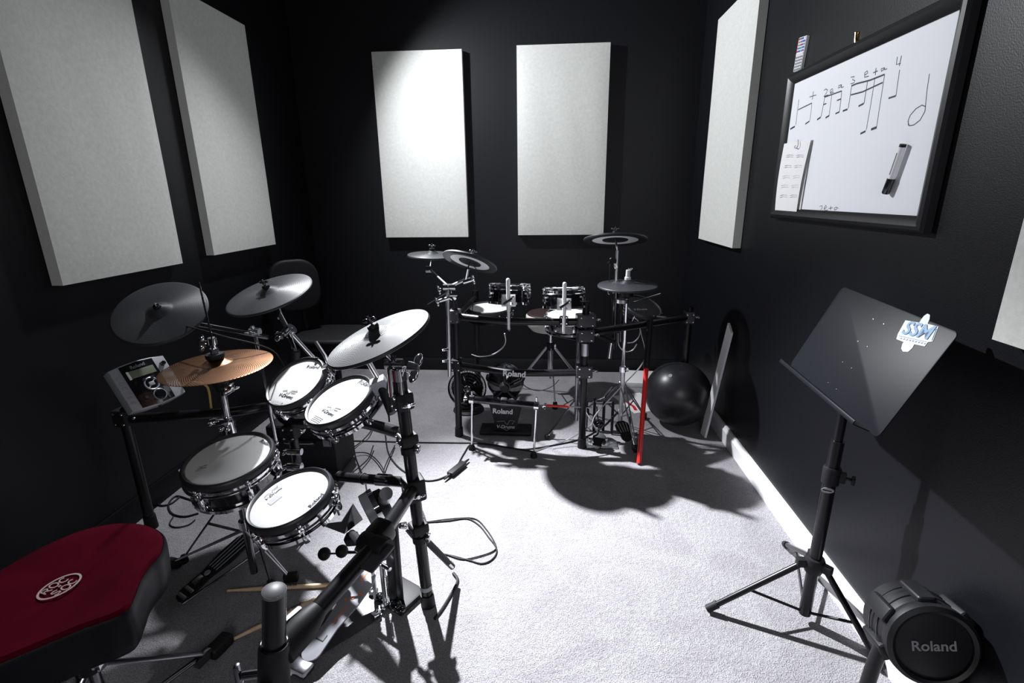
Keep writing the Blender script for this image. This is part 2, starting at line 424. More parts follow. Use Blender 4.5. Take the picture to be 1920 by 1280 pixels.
# dry erase marker stuck on the board
mk = thing('marker', 'black and white dry erase marker stuck on the whiteboard', 'marker', W(757, 905))
o8 = V((-.012, 0, 0))
a_, b_, c_ = W(706, 1032) + o8, W(738, 952) + o8, W(803, 768) + o8
B().tube([b_, b_ + (c_ - b_) * .92], .009, 16).build('barrel', 'btn_white', mk)
B().tube([b_ + (c_ - b_) * .92, c_], .0085, 16).build('end_plug', 'matt_black', mk)
B().tube([a_, a_ + (b_ - a_) * .08, b_], [.0085, .0105, .0105], 16).build('cap', 'gloss_black', mk)
q = B(); n8 = V((-1, 0, 0)); q.ribbon([b_ + (c_ - b_) * .12 + n8 * .0088, b_ + (c_ - b_) * .75 + n8 * .0088], .003, n8); q.build('print', 'print_grey', mk)
# clipped papers at the lower left of the board
pp = thing('paper_sheets', 'two white practice sheets clipped to the left edge of the whiteboard', 'paper', at(1420 + 165 / 2.844, 1130 / 2.844, x=XS))
XP = XR - .022
def Pp(cx, cy, x=XP): return at(1420 + cx / 2.844, cy / 2.844, x=x)
def sheet(cs, bow, nm):
    b = B(); nn = 10; R = []
    for i in range(nn + 1):
        t = i / nn; l = cs[0].lerp(cs[3], t); r = cs[1].lerp(cs[2], t); off = V((-bow * math.sin(t * PI * .9), 0, 0))
        R.append([[b.bm.verts.new(l.lerp(r, s / 6) + off * (1 + .5 * s / 6) + V((dd, 0, 0))) for s in range(7)] for dd in (0, .0006)])
    for i in range(nn):
        for s in range(6):
            for L_ in (0, 1): b.bm.faces.new((R[i][L_][s], R[i][L_][s + 1], R[i + 1][L_][s + 1], R[i + 1][L_][s]))
    return b.build(nm, 'paper', pp)
sheet([Pp(150, 772, XP + .006), Pp(295, 745, XP + .006), Pp(228, 1140, XP + .006), Pp(120, 1132, XP + .006)], .002, 'back_sheet')
fs = sheet([Pp(118, 770), Pp(287, 743), Pp(210, 1138), Pp(85, 1130)], .004, 'front_sheet')
pb = B()
for i, yy in enumerate((832, 888, 944, 994, 1046)):
    for j, xx in enumerate((150 - i * 8, 205 - i * 8)):
        for k in range(2): pb.ribbon([Pp(xx, yy + k * 10 - 4, XP - .0065), Pp(xx + 16, yy + k * 10 - 9, XP - .0065), Pp(xx + 36, yy + k * 10 - 7, XP - .0065)], .0022, (-1, 0, 0), .0003)
pb.build('printed_rhythms', 'paper_print', pp)
B().tube([Pp(205, 775, XP - .007), Pp(198, 785, XP - .008), Pp(210, 790, XP - .008), Pp(217, 776, XP - .008), Pp(218, 745, XP - .006)], .0018, 8, 4).build('paper_clip', 'satin_chrome', pp)
# colour key remote on the wall
rm = thing('remote_control', 'small white remote with coloured keys stuck on the wall above the whiteboard', 'remote control', at(1420 + 225 / 2.844, 380 / 2.844, x=XR))
cs = [W(222, 200), W(265, 187), W(220, 375), W(190, 385)]
cs = [at(1420 + x_ / 2.844, y_ / 2.844, x=XR - .012) for x_, y_ in ((222, 202), (264, 188), (229, 372), (190, 385))]
b = B()
A0 = [b.bm.verts.new(c) for c in cs]; A1 = [b.bm.verts.new(c + V((.012, 0, 0))) for c in cs]
b.bm.faces.new(A0); b.bm.faces.new(A1[::-1])
for i in range(4): b.bm.faces.new((A0[i], A0[(i + 1) % 4], A1[(i + 1) % 4], A1[i]))
bmesh.ops.bevel(b.bm, geom=b.bm.edges[:], offset=.0015, segments=2, affect='EDGES')
b.build('remote_body', 'btn_white', rm)
def bil(u, v): return cs[0].lerp(cs[1], u).lerp(cs[3].lerp(cs[2], u), v)
cols = ['btn_red', 'btn_green', 'btn_blue', 'btn_white', 'btn_orange', 'btn_teal', 'btn_purple', 'btn_blue', 'btn_orange', 'btn_teal', 'btn_red', 'btn_teal', 'btn_purple', 'btn_green', 'btn_teal', 'btn_blue', 'btn_red', 'btn_blue', 'btn_teal', 'btn_purple']
e_u = (cs[1] - cs[0]); e_v = (cs[3] - cs[0])
for r_ in range(11):
    for c__ in range(4):
        p = bil(.15 + c__ * .233, .05 + r_ * .09)
        B().box((e_u.length * .17, e_v.length * .055, .002), frame(p + V((-.001, 0, 0)), (-1, 0, 0), e_u), .0004, 1).build('key', cols[r_ * 4 + c__] if r_ < 5 else ('grey_plastic' if r_ > 5 else 'btn_white'), rm)
# brass hook above the board
h0, h1 = at(1605, 61, x=XR - .006), at(1604, 80, x=XR - .006)
hk = B().tube([h0 + V((.006, 0, 0)), h0, h1], .0035, 10)
hk.box((.004, .012, .03), Matrix.Translation((h0 + h1) / 2 + V((.004, 0, 0))))
single(hk, 'wall_hook', 'brass', 'tiny brass hook on the right wall just above the whiteboard frame', 'hook', h1)
# ------------------------------------------------------------------ shared builders
def cyl(a, b, r, r2=None, seg=24):
    return B().tube([a, b], [r, r if r2 is None else r2], seg)
def wing_nut(b, Mx, s=1.0):
    b.lathe([(0, .012 * s), (.007 * s, .012 * s), (.009 * s, 0), (.009 * s, -.004 * s), (0, -.004 * s)], Mx, 16)
    for k in (-1, 1): b.ball((0, 0, 0), .010 * s, (1.25, .45, .7), 12, Mx @ Matrix.Translation((k * .013 * s, 0, .008 * s)))
    return b
def clamp(parent, c, axis, out, size=(.062, .056, .07), mt='clamp_grey', name='clamp', bolts=True, wing=True):
    """block clamped round a tube running along axis, with bolts and a wing screw on the side facing out"""
    Mx = frame(c, axis, out)
    o = B().box(size, Mx, .010, 3).build(name, mt, parent)
    if bolts:
        for sy in (-1, 1):
            for sz in (-1, 1):
                B().lathe([(0, .004), (.0045, .003), (.0055, 0), (0, 0)], Mx @ Matrix.Translation((size[0] / 2, sy * size[1] * .30, sz * size[2] * .30)) @ Matrix.Rotation(PI / 2, 4, 'Y'), 12).build('bolt', 'chrome', o)
    if wing:
        q = B(); Wx = Mx @ Matrix.Translation((0, size[1] / 2, 0)) @ Matrix.Rotation(-PI / 2, 4, 'X')
        q.tube([(Wx @ V((0, 0, 0))), (Wx @ V((0, 0, .014)))], .004, 10)
        wing_nut(q, Wx @ Matrix.Translation((0, 0, .016)), .9); q.build('wing_screw', 'chrome', o)
    return o
def collar(parent, c, axis, r=.025, h=.03, mt='matt_black', name='collar'):
    Mx = frame(c, axis)
    o = B().lathe([(r * .75, -h / 2), (r, -h / 2), (r, h / 2), (r * .75, h / 2), (r * .75, -h / 2)], Mx, 28).build(name, mt, parent)
    q = B().box((.012, .022, h * .8), Mx @ Matrix.Translation((r + .004, 0, 0)), .002)
    q.tube([Mx @ V((r + .004, -.02, 0)), Mx @ V((r + .004, .02, 0))], .004, 10)
    q.build('collar_screw', 'chrome', o); return o
def cymbal(label, c, n, r, mt='cymbal_rubber', top='nut', group=None, under=None, name='cymbal_pad', cat='cymbal', thick=.010, xh=(1, 0, 0)):
    Mx = frame(c, n, xh); t = thing(name, label, cat, Mx, group)
    bow = r * .07; bell = r * .24
    def zf(q):
        z = -bow * (q / r) ** 2
        if q < bell: z += .017 * (1 - (q / bell) ** 2) ** .8
        return z + bow
    rs = [0.004] + [r * k / 20 for k in range(1, 20)] + [r * .985, r]
    up = [(q, zf(q)) for q in rs[:-1]] + [(r, zf(r) - thick * .35), (r, zf(r) - thick * .8)]
    dn = [(q, zf(q) - thick) for q in rs[::-1][1:]]
    b = B().lathe([(0, zf(0))] + up + dn + [(0, zf(0) - thick)], Matrix(), 96)
    b.build('playing_surface', mt, t, local=True, ang=50)
    if under:
        q = B().lathe([(r * .30, zf(r * .3) - thick - .001), (r * .72, zf(r * .72) - thick - .001), (r * .72, zf(r * .72) - thick - .004), (r * .30, zf(r * .3) - thick - .006), (r * .30, zf(r * .3) - thick - .001)], Matrix(), 72)
        q.build('sensor_plate', under, t, local=True)
        B().lathe([(r * .72, zf(r * .72) - thick - .0012), (r * .985, zf(r) - thick + .0), (r * .985, zf(r) - thick - .003), (r * .72, zf(r * .72) - thick - .005), (r * .72, zf(r * .72) - thick - .0012)], Matrix(), 72).build('edge_ring', 'rubber', t, local=True)
        q = B().lathe([(0, zf(0) - thick), (r * .42, zf(r * .42) - thick), (r * .40, zf(r * .42) - thick - .009), (r * .1, zf(0) - thick - .016), (0, zf(0) - thick - .016)], Matrix(), 48)
        q.build('sensor_housing', 'matt_black', t, local=True)
    zt = zf(0)
    if top == 'nut':
        B().lathe([(0, .010), (.014, .010), (.016, .006), (.016, 0), (0, 0)], Matrix.Translation((0, 0, zt)), 24).build('felt_washer', 'rubber', t, local=True)
        q = B().tube([V((0, 0, zt)), V((0, 0, zt + .036))], .003, 10)
        wing_nut(q, Matrix.Translation((0, 0, zt + .018)), .85); q.build('wing_nut', 'dark_chrome', t, local=True)
    elif top == 'dome':
        B().lathe([(0, .016), (.006, .015), (.011, .010), (.014, .003), (.014, 0), (0, 0)], Matrix.Translation((0, 0, zt - .002)), 24).build('cap_nut', 'gloss_black', t, local=True)
        B().ball((0, 0, zt + .014), .0045, (1, 1, .8)).build('stud', 'chrome', t, local=True)
    return t, Mx, zt
def drum(label, c, n, r, depth, lugs=6, a0=0, hoop='chrome', shell='gloss_black', name='tom_pad', cat='drum', group=None, xh=(1, 0, 0), rim=True, mic=True, lug_len=None):
    Mx = frame(c, n, xh); t = thing(name, label, cat, Mx, group)
    ri = r * (.895 if rim else .93)
    # head: shallow mesh disc with a tiny collar
    B().lathe([(0, .0012), (ri * .5, .0010), (ri * .95, .0004), (ri * 1.005, -.001), (ri * 1.005, -.006), (0, -.006)], Matrix(), 72).build('mesh_head', 'mesh_head', t, local=True)
    if rim:
        B().lathe([(ri, -.004), (ri, .004), (ri + .003, .0070), (r * .945, .0085), (r * .978, .0055), (r, -.001), (r, -.012), (r * .97, -.016), (ri, -.014), (ri, -.004)], Matrix(), 72).build('rubber_rim', 'rim_rubber', t, local=True)
    else:
        B().ring(r * .955, .006, Matrix.Translation((0, 0, .002)), 72).build('top_hoop', hoop, t, local=True)
    zh = -.016 if rim else -.004
    B().lathe([(r * .90, zh), (r * .985, zh), (r * 1.005, zh - .003), (r * .995, zh - .014), (r * 1.03, zh - .018), (r * 1.03, zh - .021), (r * .97, zh - .021), (r * .90, zh - .012), (r * .90, zh)], Matrix(), 72).build('counter_hoop', hoop, t, local=True)
    rb = r * .925
    B().lathe([(rb - .004, zh - .004), (rb, zh - .004), (rb, -depth + .006), (rb - .002, -depth), (rb - .012, -depth), (rb - .014, -depth + .006), (0, -depth + .008), (0, -depth + .012), (rb - .016, -depth + .012), (rb - .016, zh - .01), (rb - .004, zh - .004)], Matrix(), 72).build('shell', shell, t, local=True)
    B().lathe([(rb - .002, -depth + .012), (rb + .007, -depth + .010), (rb + .008, -depth - .001), (rb - .004, -depth - .003), (rb - .004, -depth + .002), (rb - .002, -depth + .012)], Matrix(), 72).build('bottom_hoop', hoop if hoop == 'chrome' else 'rack_black', t, local=True)
    ll = lug_len or depth * .45
    for k in range(lugs):
        a = a0 + 2 * PI * k / lugs; R = Matrix.Rotation(a, 4, 'Z')
        l = B().box((.018, .017, ll), R @ Matrix.Translation((rb + .007, 0, zh - .028 - ll / 2)), .005, 2).build('lug', hoop, t, local=True)
        q = B().tube([R @ V((r * 1.005 + .004, 0, zh + .004)), R @ V((r * 1.0 + .002, 0, zh - .03 - ll * .3))], .0028, 8)
        q.lathe([(0, .010), (.0045, .010), (.0050, .004), (.0075, .003), (.0075, 0), (0, 0)], R @ Matrix.Translation((r * 1.005 + .004, 0, zh - .001)), 12)
        q.box((.016, .014, .005), R @ Matrix.Translation((r * 1.0, 0, zh - .012)), .001, 1)
        q.build('tension_rod', 'chrome', t, local=True)
    return t, Mx
def head_print(t, c, n, a_px, b_px, v_px, v2_px, dark='ink'):
    """maker's name near the far edge and the winged drum emblem near the player's edge"""
    p = V(c) + V(n).normalized() * .001
    if a_px: text('Roland', on_plane(*a_px, p, n), on_plane(*b_px, p, n), n, dark, t, 'brand_print', bold=.012, lift=.0006)
    a, b = on_plane(*v_px, p, n), on_plane(*v2_px, p, n); w = (b - a).length; x = (b - a).normalized(); y = V(n).normalized().cross(x)
    text('V-Drums', a, b, n, dark, t, 'emblem_print', bold=.01, shear=.2, lift=.0006)
    q = B(); up = V(n).normalized() * .0014
    L = lambda u, v: a + x * u * w + y * v * w + up
    q.ribbon([L(.05, .34), L(.30, .42), L(.42, .28), L(.36, .22)], w * .035, n); q.ribbon([L(.5, .22), L(.62, .46), L(1.0, .50), L(.92, .36), L(.66, .34)], w * .035, n)
    q.build('emblem_wings', 'print_grey', t)
    q = B()
    for k in range(5): q.ribbon([L(-.10, -.28 - k * .085), L(.62, -.28 - k * .085)], w * .045, n)
    q.build('small_print', 'print_faint', t)
def cable(label, pts, r=.003, mt='rubber', smooth=8, group=None, name='cable', cat='cable'):
    b = B().tube(pts, r, 8, smooth); return single(b, name, mt, label, cat, pts[0], group)
def fl(*pp, z=.004): return [at(x, y, z=z) for x, y in pp]
# ================================================================== near drum kit
# ---- rack
prb = at(803, 1133, z=0); prt = at(747, 690, y=1.335)
rk = thing('drum_rack', 'black tube drum rack of the near kit carrying its pads and cymbals', 'drum rack', (prb.x, prb.y, 0), 'black tubular drum racks')
def alongpx(a, b, py):
    """point of the segment a-b that is seen at image row py (solved in the room)"""
    lo, hi = 0.0, 1.0
    def row(t):
        q = a.lerp(b, t) - V((0, 0, CAMH)); c = _X * 0
        cx_ = V((q.dot(V((_X.x, _Y.x, _Z.x))), q.dot(V((_X.y, _Y.y, _Z.y))), q.dot(V((_X.z, _Y.z, _Z.z)))))
        return cx_.y / cx_.z * FPX + CYP
    up = row(0) < row(1)
    for _ in range(40):
        mid = (lo + hi) / 2
        if (row(mid) < py) == up: lo = mid
        else: hi = mid
    return a.lerp(b, lo)
RP = .019
cyl(prb + V((0, 0, .01)), prt, RP).build('post', 'rack_black', rk)
cyl(prb, prb.lerp(prt, .055), .0245, .0225).build('rubber_foot', 'rubber', rk)
q = B().lathe([(RP + .0006, 0), (RP + .0012, 0), (RP + .0012, .016), (RP + .0006, .016), (RP + .0006, 0)], frame(prb.lerp(prt, .08), prt - prb)).build('label_band', 'grey_plastic', rk)
npt = at(514, 1106, cz=.87); np2 = at(514, 1280, y=npt.y)
npb = npt + (np2 - npt) * (npt.z / (npt.z - np2.z))
cyl(npb, npt, RP + .001).build('post', 'rack_black', rk)
B().lathe([(0, .0035), (RP * .8, .003), (RP + .0008, 0), (RP + .0014, -.002), (RP + .0014, -.005), (0, -.005)], frame(npt, npt - npb)).build('end_cap', 'cap_grey', rk)
# lower rail from the near post to the right post, with a joint
nj = alongpx(npt, npb, 1236); prj = alongpx(prt, prb, 915); J = at(703, 1022, cz=1.13)
cyl(nj, J, RP).build('rail', 'rack_black', rk)
cyl(J, prj, RP).build('rail', 'rack_black', rk)
dj = (J - nj).normalized()
B().lathe([(.021, 0), (.030, .004), (.031, .045), (.026, .075), (.0195, .095), (.0195, 0)], frame(nj + dj * .012, dj), 28).build('rail_socket', 'matt_black', rk)
ua = (npt - npb).normalized()
B().lathe([(RP + .001, .040), (.0245, .038), (.027, .030), (.028, -.05), (.024, -.06), (RP + .001, -.06)], frame(nj, ua), 32).build('post_sleeve', 'matt_black', rk)
B().ring(.0225, .0022, frame(nj + ua * .0395, ua), 32, 8).build('sleeve_ring', 'dark_chrome', rk)
B().lathe([(0, .02), (.012, .018), (.015, .010), (.015, 0), (0, 0)], frame(nj - ua * .035 + V((.0, -.027, 0)), (-.1, -1, .2)), 24).build('sleeve_bolt', 'matt_black', rk)
# big wing screw on the near post
s0 = alongpx(npt, npb, 1258); lf = V((-.9, -.2, 0)).normalized()
q = B().tube([s0, s0 + lf * .055], .008, 14); q.box((.010, .014, .052), frame(s0 + lf * .062, (0, 0, 1), lf), .004)
q.build('wing_bolt', 'dark_chrome', rk)
q = B().box((.06, .012, .022), frame(nj + dj * .06 + V((-.02, 0, .02)), (0, 0, 1), dj), .004).build('latch', 'satin_chrome', rk)
# joint cluster
Jx = frame(J, dj, (0, 0, 1))
B().lathe([(0, -.035), (.023, -.035), (.026, -.028), (.026, .028), (.023, .035), (0, .035)], frame(J, dj.cross((0, 0, 1))), 30).build('swivel_joint', 'matt_black', rk)
B().box((.075, .008, .05), frame(J + V((.012, -.034, .0)), dj.cross((0, 0, 1)), dj), .004).build('joint_plate', 'clamp_grey', rk)
B().box((.05, .05, .055), frame(at(713, 1000, cz=1.16), dj, (0, 0, 1)), .012).build('joint_block', 'rack_black', rk)
clamp(rk, prj, prt - prb, (-1, -.6, 0), (.066, .060, .075), 'matt_black', 'post_clamp')
# middle rail going left behind the toms
C0 = at(545, 800, y=1.86); C0b = V((C0.x, C0.y + .02, 0))
mr1 = at(632, 893, cz=1.74); mr0 = alongpx(prt, prb, 905)
Mr2 = mr1 + (mr1 - mr0) * 1.1
pl_t = at(231, 772, y=1.70); pl_b = V((pl_t.x, pl_t.y, 0))
cyl(mr0, mr1 + (mr1 - mr0) * .55, .0165).build('rail', 'rack_black', rk)
d_ = (mr1 - mr0).normalized()
q0 = mr0 + d_ * .10
B().tube([q0, q0 + d_ * .05], .0215, 24).build('rail_ring', 'chrome', rk)
for k in (.22, .34): B().ring(.0178, .0015, frame(mr0 + d_ * k, d_), 24, 6).build('cable_tie', 'rubber', rk)
# back rail: left post, centre post, right post
cb = alongpx(prt, prb, 815)
bk = [pl_t + V((0, 0, -.03)), at(430, 772, y=1.74), at(508, 762, y=1.86), C0 + V((0, 0, .02)), at(660, 790, y=1.62), cb]
B().tube(bk, RP, 20, 8).build('rail', 'rack_black', rk)
cyl(pl_b, pl_t, RP).build('post', 'rack_black', rk); cyl(pl_b, pl_b + V((0, 0, .06)), .0245, .0225).build('rubber_foot', 'rubber', rk)
cyl(C0b, C0 + V((0, 0, .08)), RP).build('post', 'rack_black', rk); cyl(C0b, C0b + V((0, 0, .06)), .0245, .0225).build('rubber_foot', 'rubber', rk)
ax = (prt - prb).normalized()
for py, w_, mt_ in ((750, True, 'matt_black'), (822, False, 'matt_black'), (988, False, 'matt_black')):
    p = alongpx(prt, prb, py)
    clamp(rk, p, ax, (-.8, -.6, 0), (.056, .052, .036 if py > 820 else .055), mt_, 'post_clamp', wing=w_, bolts=py < 830)
    if py in (822, 988): collar(rk, alongpx(prt, prb, py + 20), ax, .024, .022)
for p, o_ in ((pl_t, (0, -1, 0)), (C0, (0, -1, 0))): clamp(rk, p + V((0, 0, -.02)), (0, 0, 1), o_, mt='matt_black', name='post_clamp')
for py_, r_ in ((842, .020), (870, .024)):
    p = at(557, py_, y=1.84 if py_ < 860 else 1.80)
    q = B().tube([p + V((-.028, -.02, .0)), p + V((.03, -.02, .0))], r_ * .7, 20); wing_nut(q, frame(p + V((-.032, -.022, 0)), (-1, -.2, 0)), 1.2)
    q.tube([p + V((.0, -.02, 0)), V((C0.x, C0.y, p.z))], .009, 10); q.build('swivel_clamp', 'chrome', rk)
# strut standing out of the right post clamp
st0, st1 = alongpx(prt, prb, 1000), at(848, 1062, y=1.47)
cyl(st0, st1, .011).build('strut', 'matt_black', rk)
B().tube([st0.lerp(st1, .1) + V((0, -.004, .013)), st0.lerp(st1, .88) + V((0, -.004, .013))], .006, 10).build('strut_rail', 'chrome', rk)
q = st0.lerp(st1, .92); B().box((.02, .02, .035), frame(q, st1 - st0), .004).build('strut_stop', 'satin_chrome', rk)
q = B().tube([at(765, 990, y=1.36), at(778, 1006, y=1.35)], .012, 16); wing_nut(q, frame(at(758, 985, y=1.35), (-.7, -.6, .4)), 1.3); q.build('wing_bolt', 'chrome', rk)

# ---- cymbals of the near kit
GC = 'grey rubber cymbal pads of the near kit'
cl = dict(c=V((-1.471, 1.759, .928)), n=V((.163, -.54, .826)))
cymbal('round black cymbal pad at far left above the sound module', cl['c'] - cl['n'] * .01, cl['n'], .165, 'cymbal_rubber', 'dome', GC)
cm = dict(c=V((-1.179, 2.016, .95)), n=V((-.145, -.302, .942)))
cymbal('grey cymbal pad at the back of the near kit, tilted behind the copper cymbal', cm['c'] - cm['n'] * .008, cm['n'], .18, 'cymbal_rubber', 'nut', GC)
cr = dict(c=V((-.468, 1.30, .968)), n=V((-.332, -.17, .928)))
cymbal('bright grey tilted cymbal pad on top of the right rack post of the near kit', cr['c'] - cr['n'] * .008, cr['n'], .152, 'cymbal_rubber', 'nut', GC)
hc = V((-1.143, 1.57, .785)); hn = V((-.02, -.036, .999))
hat, hM, hz = cymbal('perforated copper low volume hi-hat cymbal with black felt and clutch', hc - V((0, 0, .012)), hn, .178, 'perforated_copper', None, name='hi_hat_cymbal', thick=.0022)
HP = hc.copy(); hb = V((HP.x, HP.y, 0))
B().lathe([(0, .016), (.028, .016), (.030, .012), (.030, .004), (.028, 0), (0, 0)], hM @ Matrix.Translation((0, 0, hz)), 28).build('felt', 'rubber', hat)
q = B().tube([HP + V((0, 0, .02)), HP + V((0, 0, .085))], .009, 16); q.lathe([(0, .018), (.014, .018), (.014, 0), (0, 0)], Matrix.Translation(HP + V((0, 0, .034))), 8)
q.tube([HP + V((0, 0, .066)), HP + V((0, 0, .09))], .014, 16)
wing_nut(q, frame(HP + V((-.022, -.01, .072)), (-1, -.5, .2), (0, 0, 1)), 1.2); q.build('clutch', 'chrome', hat)

# ---- hi-hat stand
hs = thing('hi_hat_stand', 'chrome hi-hat stand under the copper cymbal with long black foot pedal', 'hi-hat stand', hb, 'hi-hat stands')
ht = at(373, 529, y=1.57)
B().tube([V((HP.x, HP.y, .55)), V((HP.x, HP.y, .87)), ht], .0032, 10).build('pull_rod', 'chrome', hs)
cyl(hb + V((0, 0, .08)), HP + V((0, 0, -.09)), .0125).build('upper_tube', 'chrome', hs)
B().lathe([(.010, 0), (.026, -.01), (.030, -.045), (.016, -.085), (.010, -.085)], Matrix.Translation(HP + V((0, 0, -.02))), 24).build('hat_sensor', 'matt_black', hs)
q = B().box((.018, .06, .03), Matrix.Translation(HP + V((.03, -.01, -.095))), .004); wing_nut(q, frame(HP + V((.045, -.02, -.09)), (1, -.4, 0)), 1.2); q.build('sensor_bracket', 'chrome', hs)
hcl = alongpx(HP, hb, 792)
cyl(hb + V((0, 0, .05)), hcl, .0165).build('lower_tube', 'dark_chrome', hs)
q = B().tube([hcl + V((0, 0, -.05)), hcl + V((0, 0, .004))], .0225, 20); q.box((.05, .03, .022), Matrix.Translation(hcl + V((-.005, -.012, .012))), .004); q.ball(hcl + V((.012, -.026, -.012)), .010); q.ball(hcl + V((-.014, -.024, -.016)), .008); wing_nut(q, frame(hcl + V((-.035, -.015, .012)), (-1, -.4, 0)), 1.4); q.build('height_clamp', 'chrome', hs)
for a in (75, 195, 315):
    a = math.radians(a); u = V((math.cos(a), math.sin(a), 0)); f = hb + u * .24
    q = B().tube([hb + V((0, 0, .30)) + u * .02, f + V((0, 0, .02))], .006, 8, flat=.5); q.tube([hb + V((0, 0, .10)) + u * .02, hb.lerp(f, .55) + V((0, 0, .155))], .005, 8)
    l = q.build('leg', 'dark_chrome', hs); B().lathe([(0, .03), (.010, .03), (.015, .01), (.014, 0), (0, 0)], Matrix.Translation(f), 14).build('rubber_foot', 'rubber', l)
def footboard(parent, heel, toe, w0, w1, name='footboard', mt='matt_black', th=.008, rib='dark_chrome', nr=4):
    d = toe - heel; L = d.length; x = d.normalized(); y = V((0, 0, 1)).cross(x).normalized(); n = x.cross(y); Mx = Matrix((x, y, n)).transposed().to_4x4(); Mx.translation = heel
    out = []
    for k in range(9): a = PI / 2 + PI * k / 8; out.append((w0 / 2 + w0 / 2 * math.cos(a) * 1.0, w0 / 2 * math.sin(a)))
    out += [(L * .35, -w0 / 2 * .85), (L * .62, -w1 / 2), (L * .86, -w1 / 2 * .95), (L, -w1 * .22), (L, w1 * .22), (L * .86, w1 / 2 * .95), (L * .62, w1 / 2), (L * .35, w0 / 2 * .85)]
    fb = B().prism(out[::-1], 0, th, Mx, .0015).build(name, mt, parent)
    if rib:
        q = B()
        for k in range(nr):
            yy = (k - (nr - 1) / 2) * w1 / (nr + .6)
            q.tube([Mx @ V((L * .45, yy * .8, th)), Mx @ V((L * .9, yy, th))], .0022, 6)
        q.build('grip_ribs', rib, fb)
    return fb, Mx, L
heel = at(334, 1128, z=.02); toe = at(474, 1000, z=.11)
fb, FM, FL = footboard(hs, heel, toe, .062, .082, mt='matt_black', rib='grey_plastic')
for k, u in enumerate((.03, .075)): B().box((.012, .046, .003), FM @ Matrix.Translation((FL * (.06 + k * .09), 0, .0085)), .001).build('heel_plate', 'satin_chrome', fb)
B().box((.035, .022, .003), FM @ Matrix.Translation((FL * .27, .008, .009)), .001).build('hinge_plate', 'chrome', fb)
B().lathe([(0, .0035), (.010, .003), (.011, 0), (0, 0)], FM @ Matrix.Translation((FL * .38, 0, .008)), 20).build('badge', 'grey_plastic', fb)
B().box((.014, .05, .012), Matrix.Translation(hb + V((0, 0, .05))), .002).build('base_bracket', 'matt_black', hs)
q = B().tube([toe + V((0, 0, 0)), toe.lerp(hb + V((0, 0, .12)), .9)], .005, 8); q.tube([heel + V((.01, 0, -.01)), V((hb.x + .03, hb.y, .012))], .004, 8); q.build('pedal_link', 'dark_chrome', hs)

# ---- toms, snare
GT = 'white mesh tom pads of the near kit'
def lrod(t, p_in, p_out, parent_end, br=.0105, brk='grey_plastic'):
    """bracket on the drum plus the L-shaped chrome rod to the rack"""
    b = B().box((.045, .030, .05), frame(p_in, (0, 0, 1), p_out - p_in), .006, 2); b.build('rod_bracket', brk, t)
    q = B().tube([p_out, p_in, parent_end], br * .5, 12); q.build('mounting_rod', 'chrome', t)
t1c, t1n = V((-.932, 1.685, .673)), V((-.225, -.49, .84))
t1, _ = drum('upper left mesh tom pad of the near kit, right behind the copper cymbal', t1c, t1n, .12, .058, 6, .2, group=GT)
head_print(t1, t1c, t1n, (574, 690), (597, 691), (522, 742), (547, 748))
p = at(612, 690, y=1.70)
q = B().tube([at(592, 641, y=1.80), at(610, 668, y=1.78), at(622, 700, y=1.72)], .007, 12); q.build('mounting_rod', 'satin_chrome', t1)
q = B().box((.028, .026, .055), frame(at(617, 694, y=1.715), t1n), .006); wing_nut(q, frame(at(632, 690, y=1.71), (.9, -.4, .2)), 1.1); q.build('rod_bracket', 'chrome', t1)
t2c, t2n = V((-.673, 1.465, .697)), V((-.281, -.319, .905))
t2, _ = drum('upper right mesh tom pad of the near kit, under the tilted cymbal pad', t2c, t2n, .12, .058, 6, .5, group=GT)
head_print(t2, t2c, t2n, (670, 718), (694, 727), (602, 771), (623, 781))
q = B().tube([at(692, 680, y=1.47), at(712, 714, y=1.46)], .009, 12); q.box((.018, .018, .02), frame(at(690, 677, y=1.47), at(692, 680, y=1.47) - at(712, 714, y=1.46)), .003); q.build('mounting_rod', 'satin_chrome', t2)
B().box((.050, .036, .05), frame(at(712, 722, y=1.455), t2n, (1, .3, 0)), .006).build('rod_bracket', 'grey_plastic', t2)
q = B().tube([at(716, 728, y=1.45), at(735, 775, y=1.40)], .014, 16); q.build('mounting_arm', 'matt_black', t2)
sc, sn = V((-1.028, 1.384, .521)), V((-.015, -.184, .983))
sn_, _ = drum('wide mesh snare drum pad with glossy black shell on its stand', sc, sn, .14, .105, 6, .35, name='snare_drum', cat='drum', lug_len=.045)
head_print(sn_, sc, sn, (486, 828), (507, 838), (370, 880), (387, 877))
fc, fn = V((-.71, 1.167, .53)), V((-.18, -.19, .965))
ft, _ = drum('lowest mesh tom pad of the near kit, in front of the snare', fc, fn, .12, .062, 6, .1, group=GT)
head_print(ft, fc, fn, (583, 951), (608, 926), (500, 938), (530, 915))
q = B().tube([at(617, 910, y=1.20), at(636, 965, y=1.19)], .006, 10, flat=.5); q.build('bracket_bar', 'satin_chrome', ft)
bb = [at(601, 983, y=1.16), at(640, 978, y=1.17), at(662, 944, y=1.19), at(680, 973, y=1.19), at(646, 1000, y=1.16)]
b = B(); n_ = V((.4, -.9, .2)).normalized()
f0 = [b.bm.verts.new(p_ + n_ * .003) for p_ in bb]; f1 = [b.bm.verts.new(p_ - n_ * .003) for p_ in bb]
b.bm.faces.new(f0); b.bm.faces.new(f1[::-1])
for i in range(5): b.bm.faces.new((f0[i], f0[(i + 1) % 5], f1[(i + 1) % 5], f1[i]))
b.build('mounting_plate', 'chrome', ft)
B().box((.035, .03, .03), frame(at(660, 1010, y=1.17), fn), .006).build('jack_box', 'matt_black', ft)
B().tube([at(660, 1000, y=1.18), J + V((-.03, 0, .0))], .011, 14).build('mounting_arm', 'matt_black', ft)

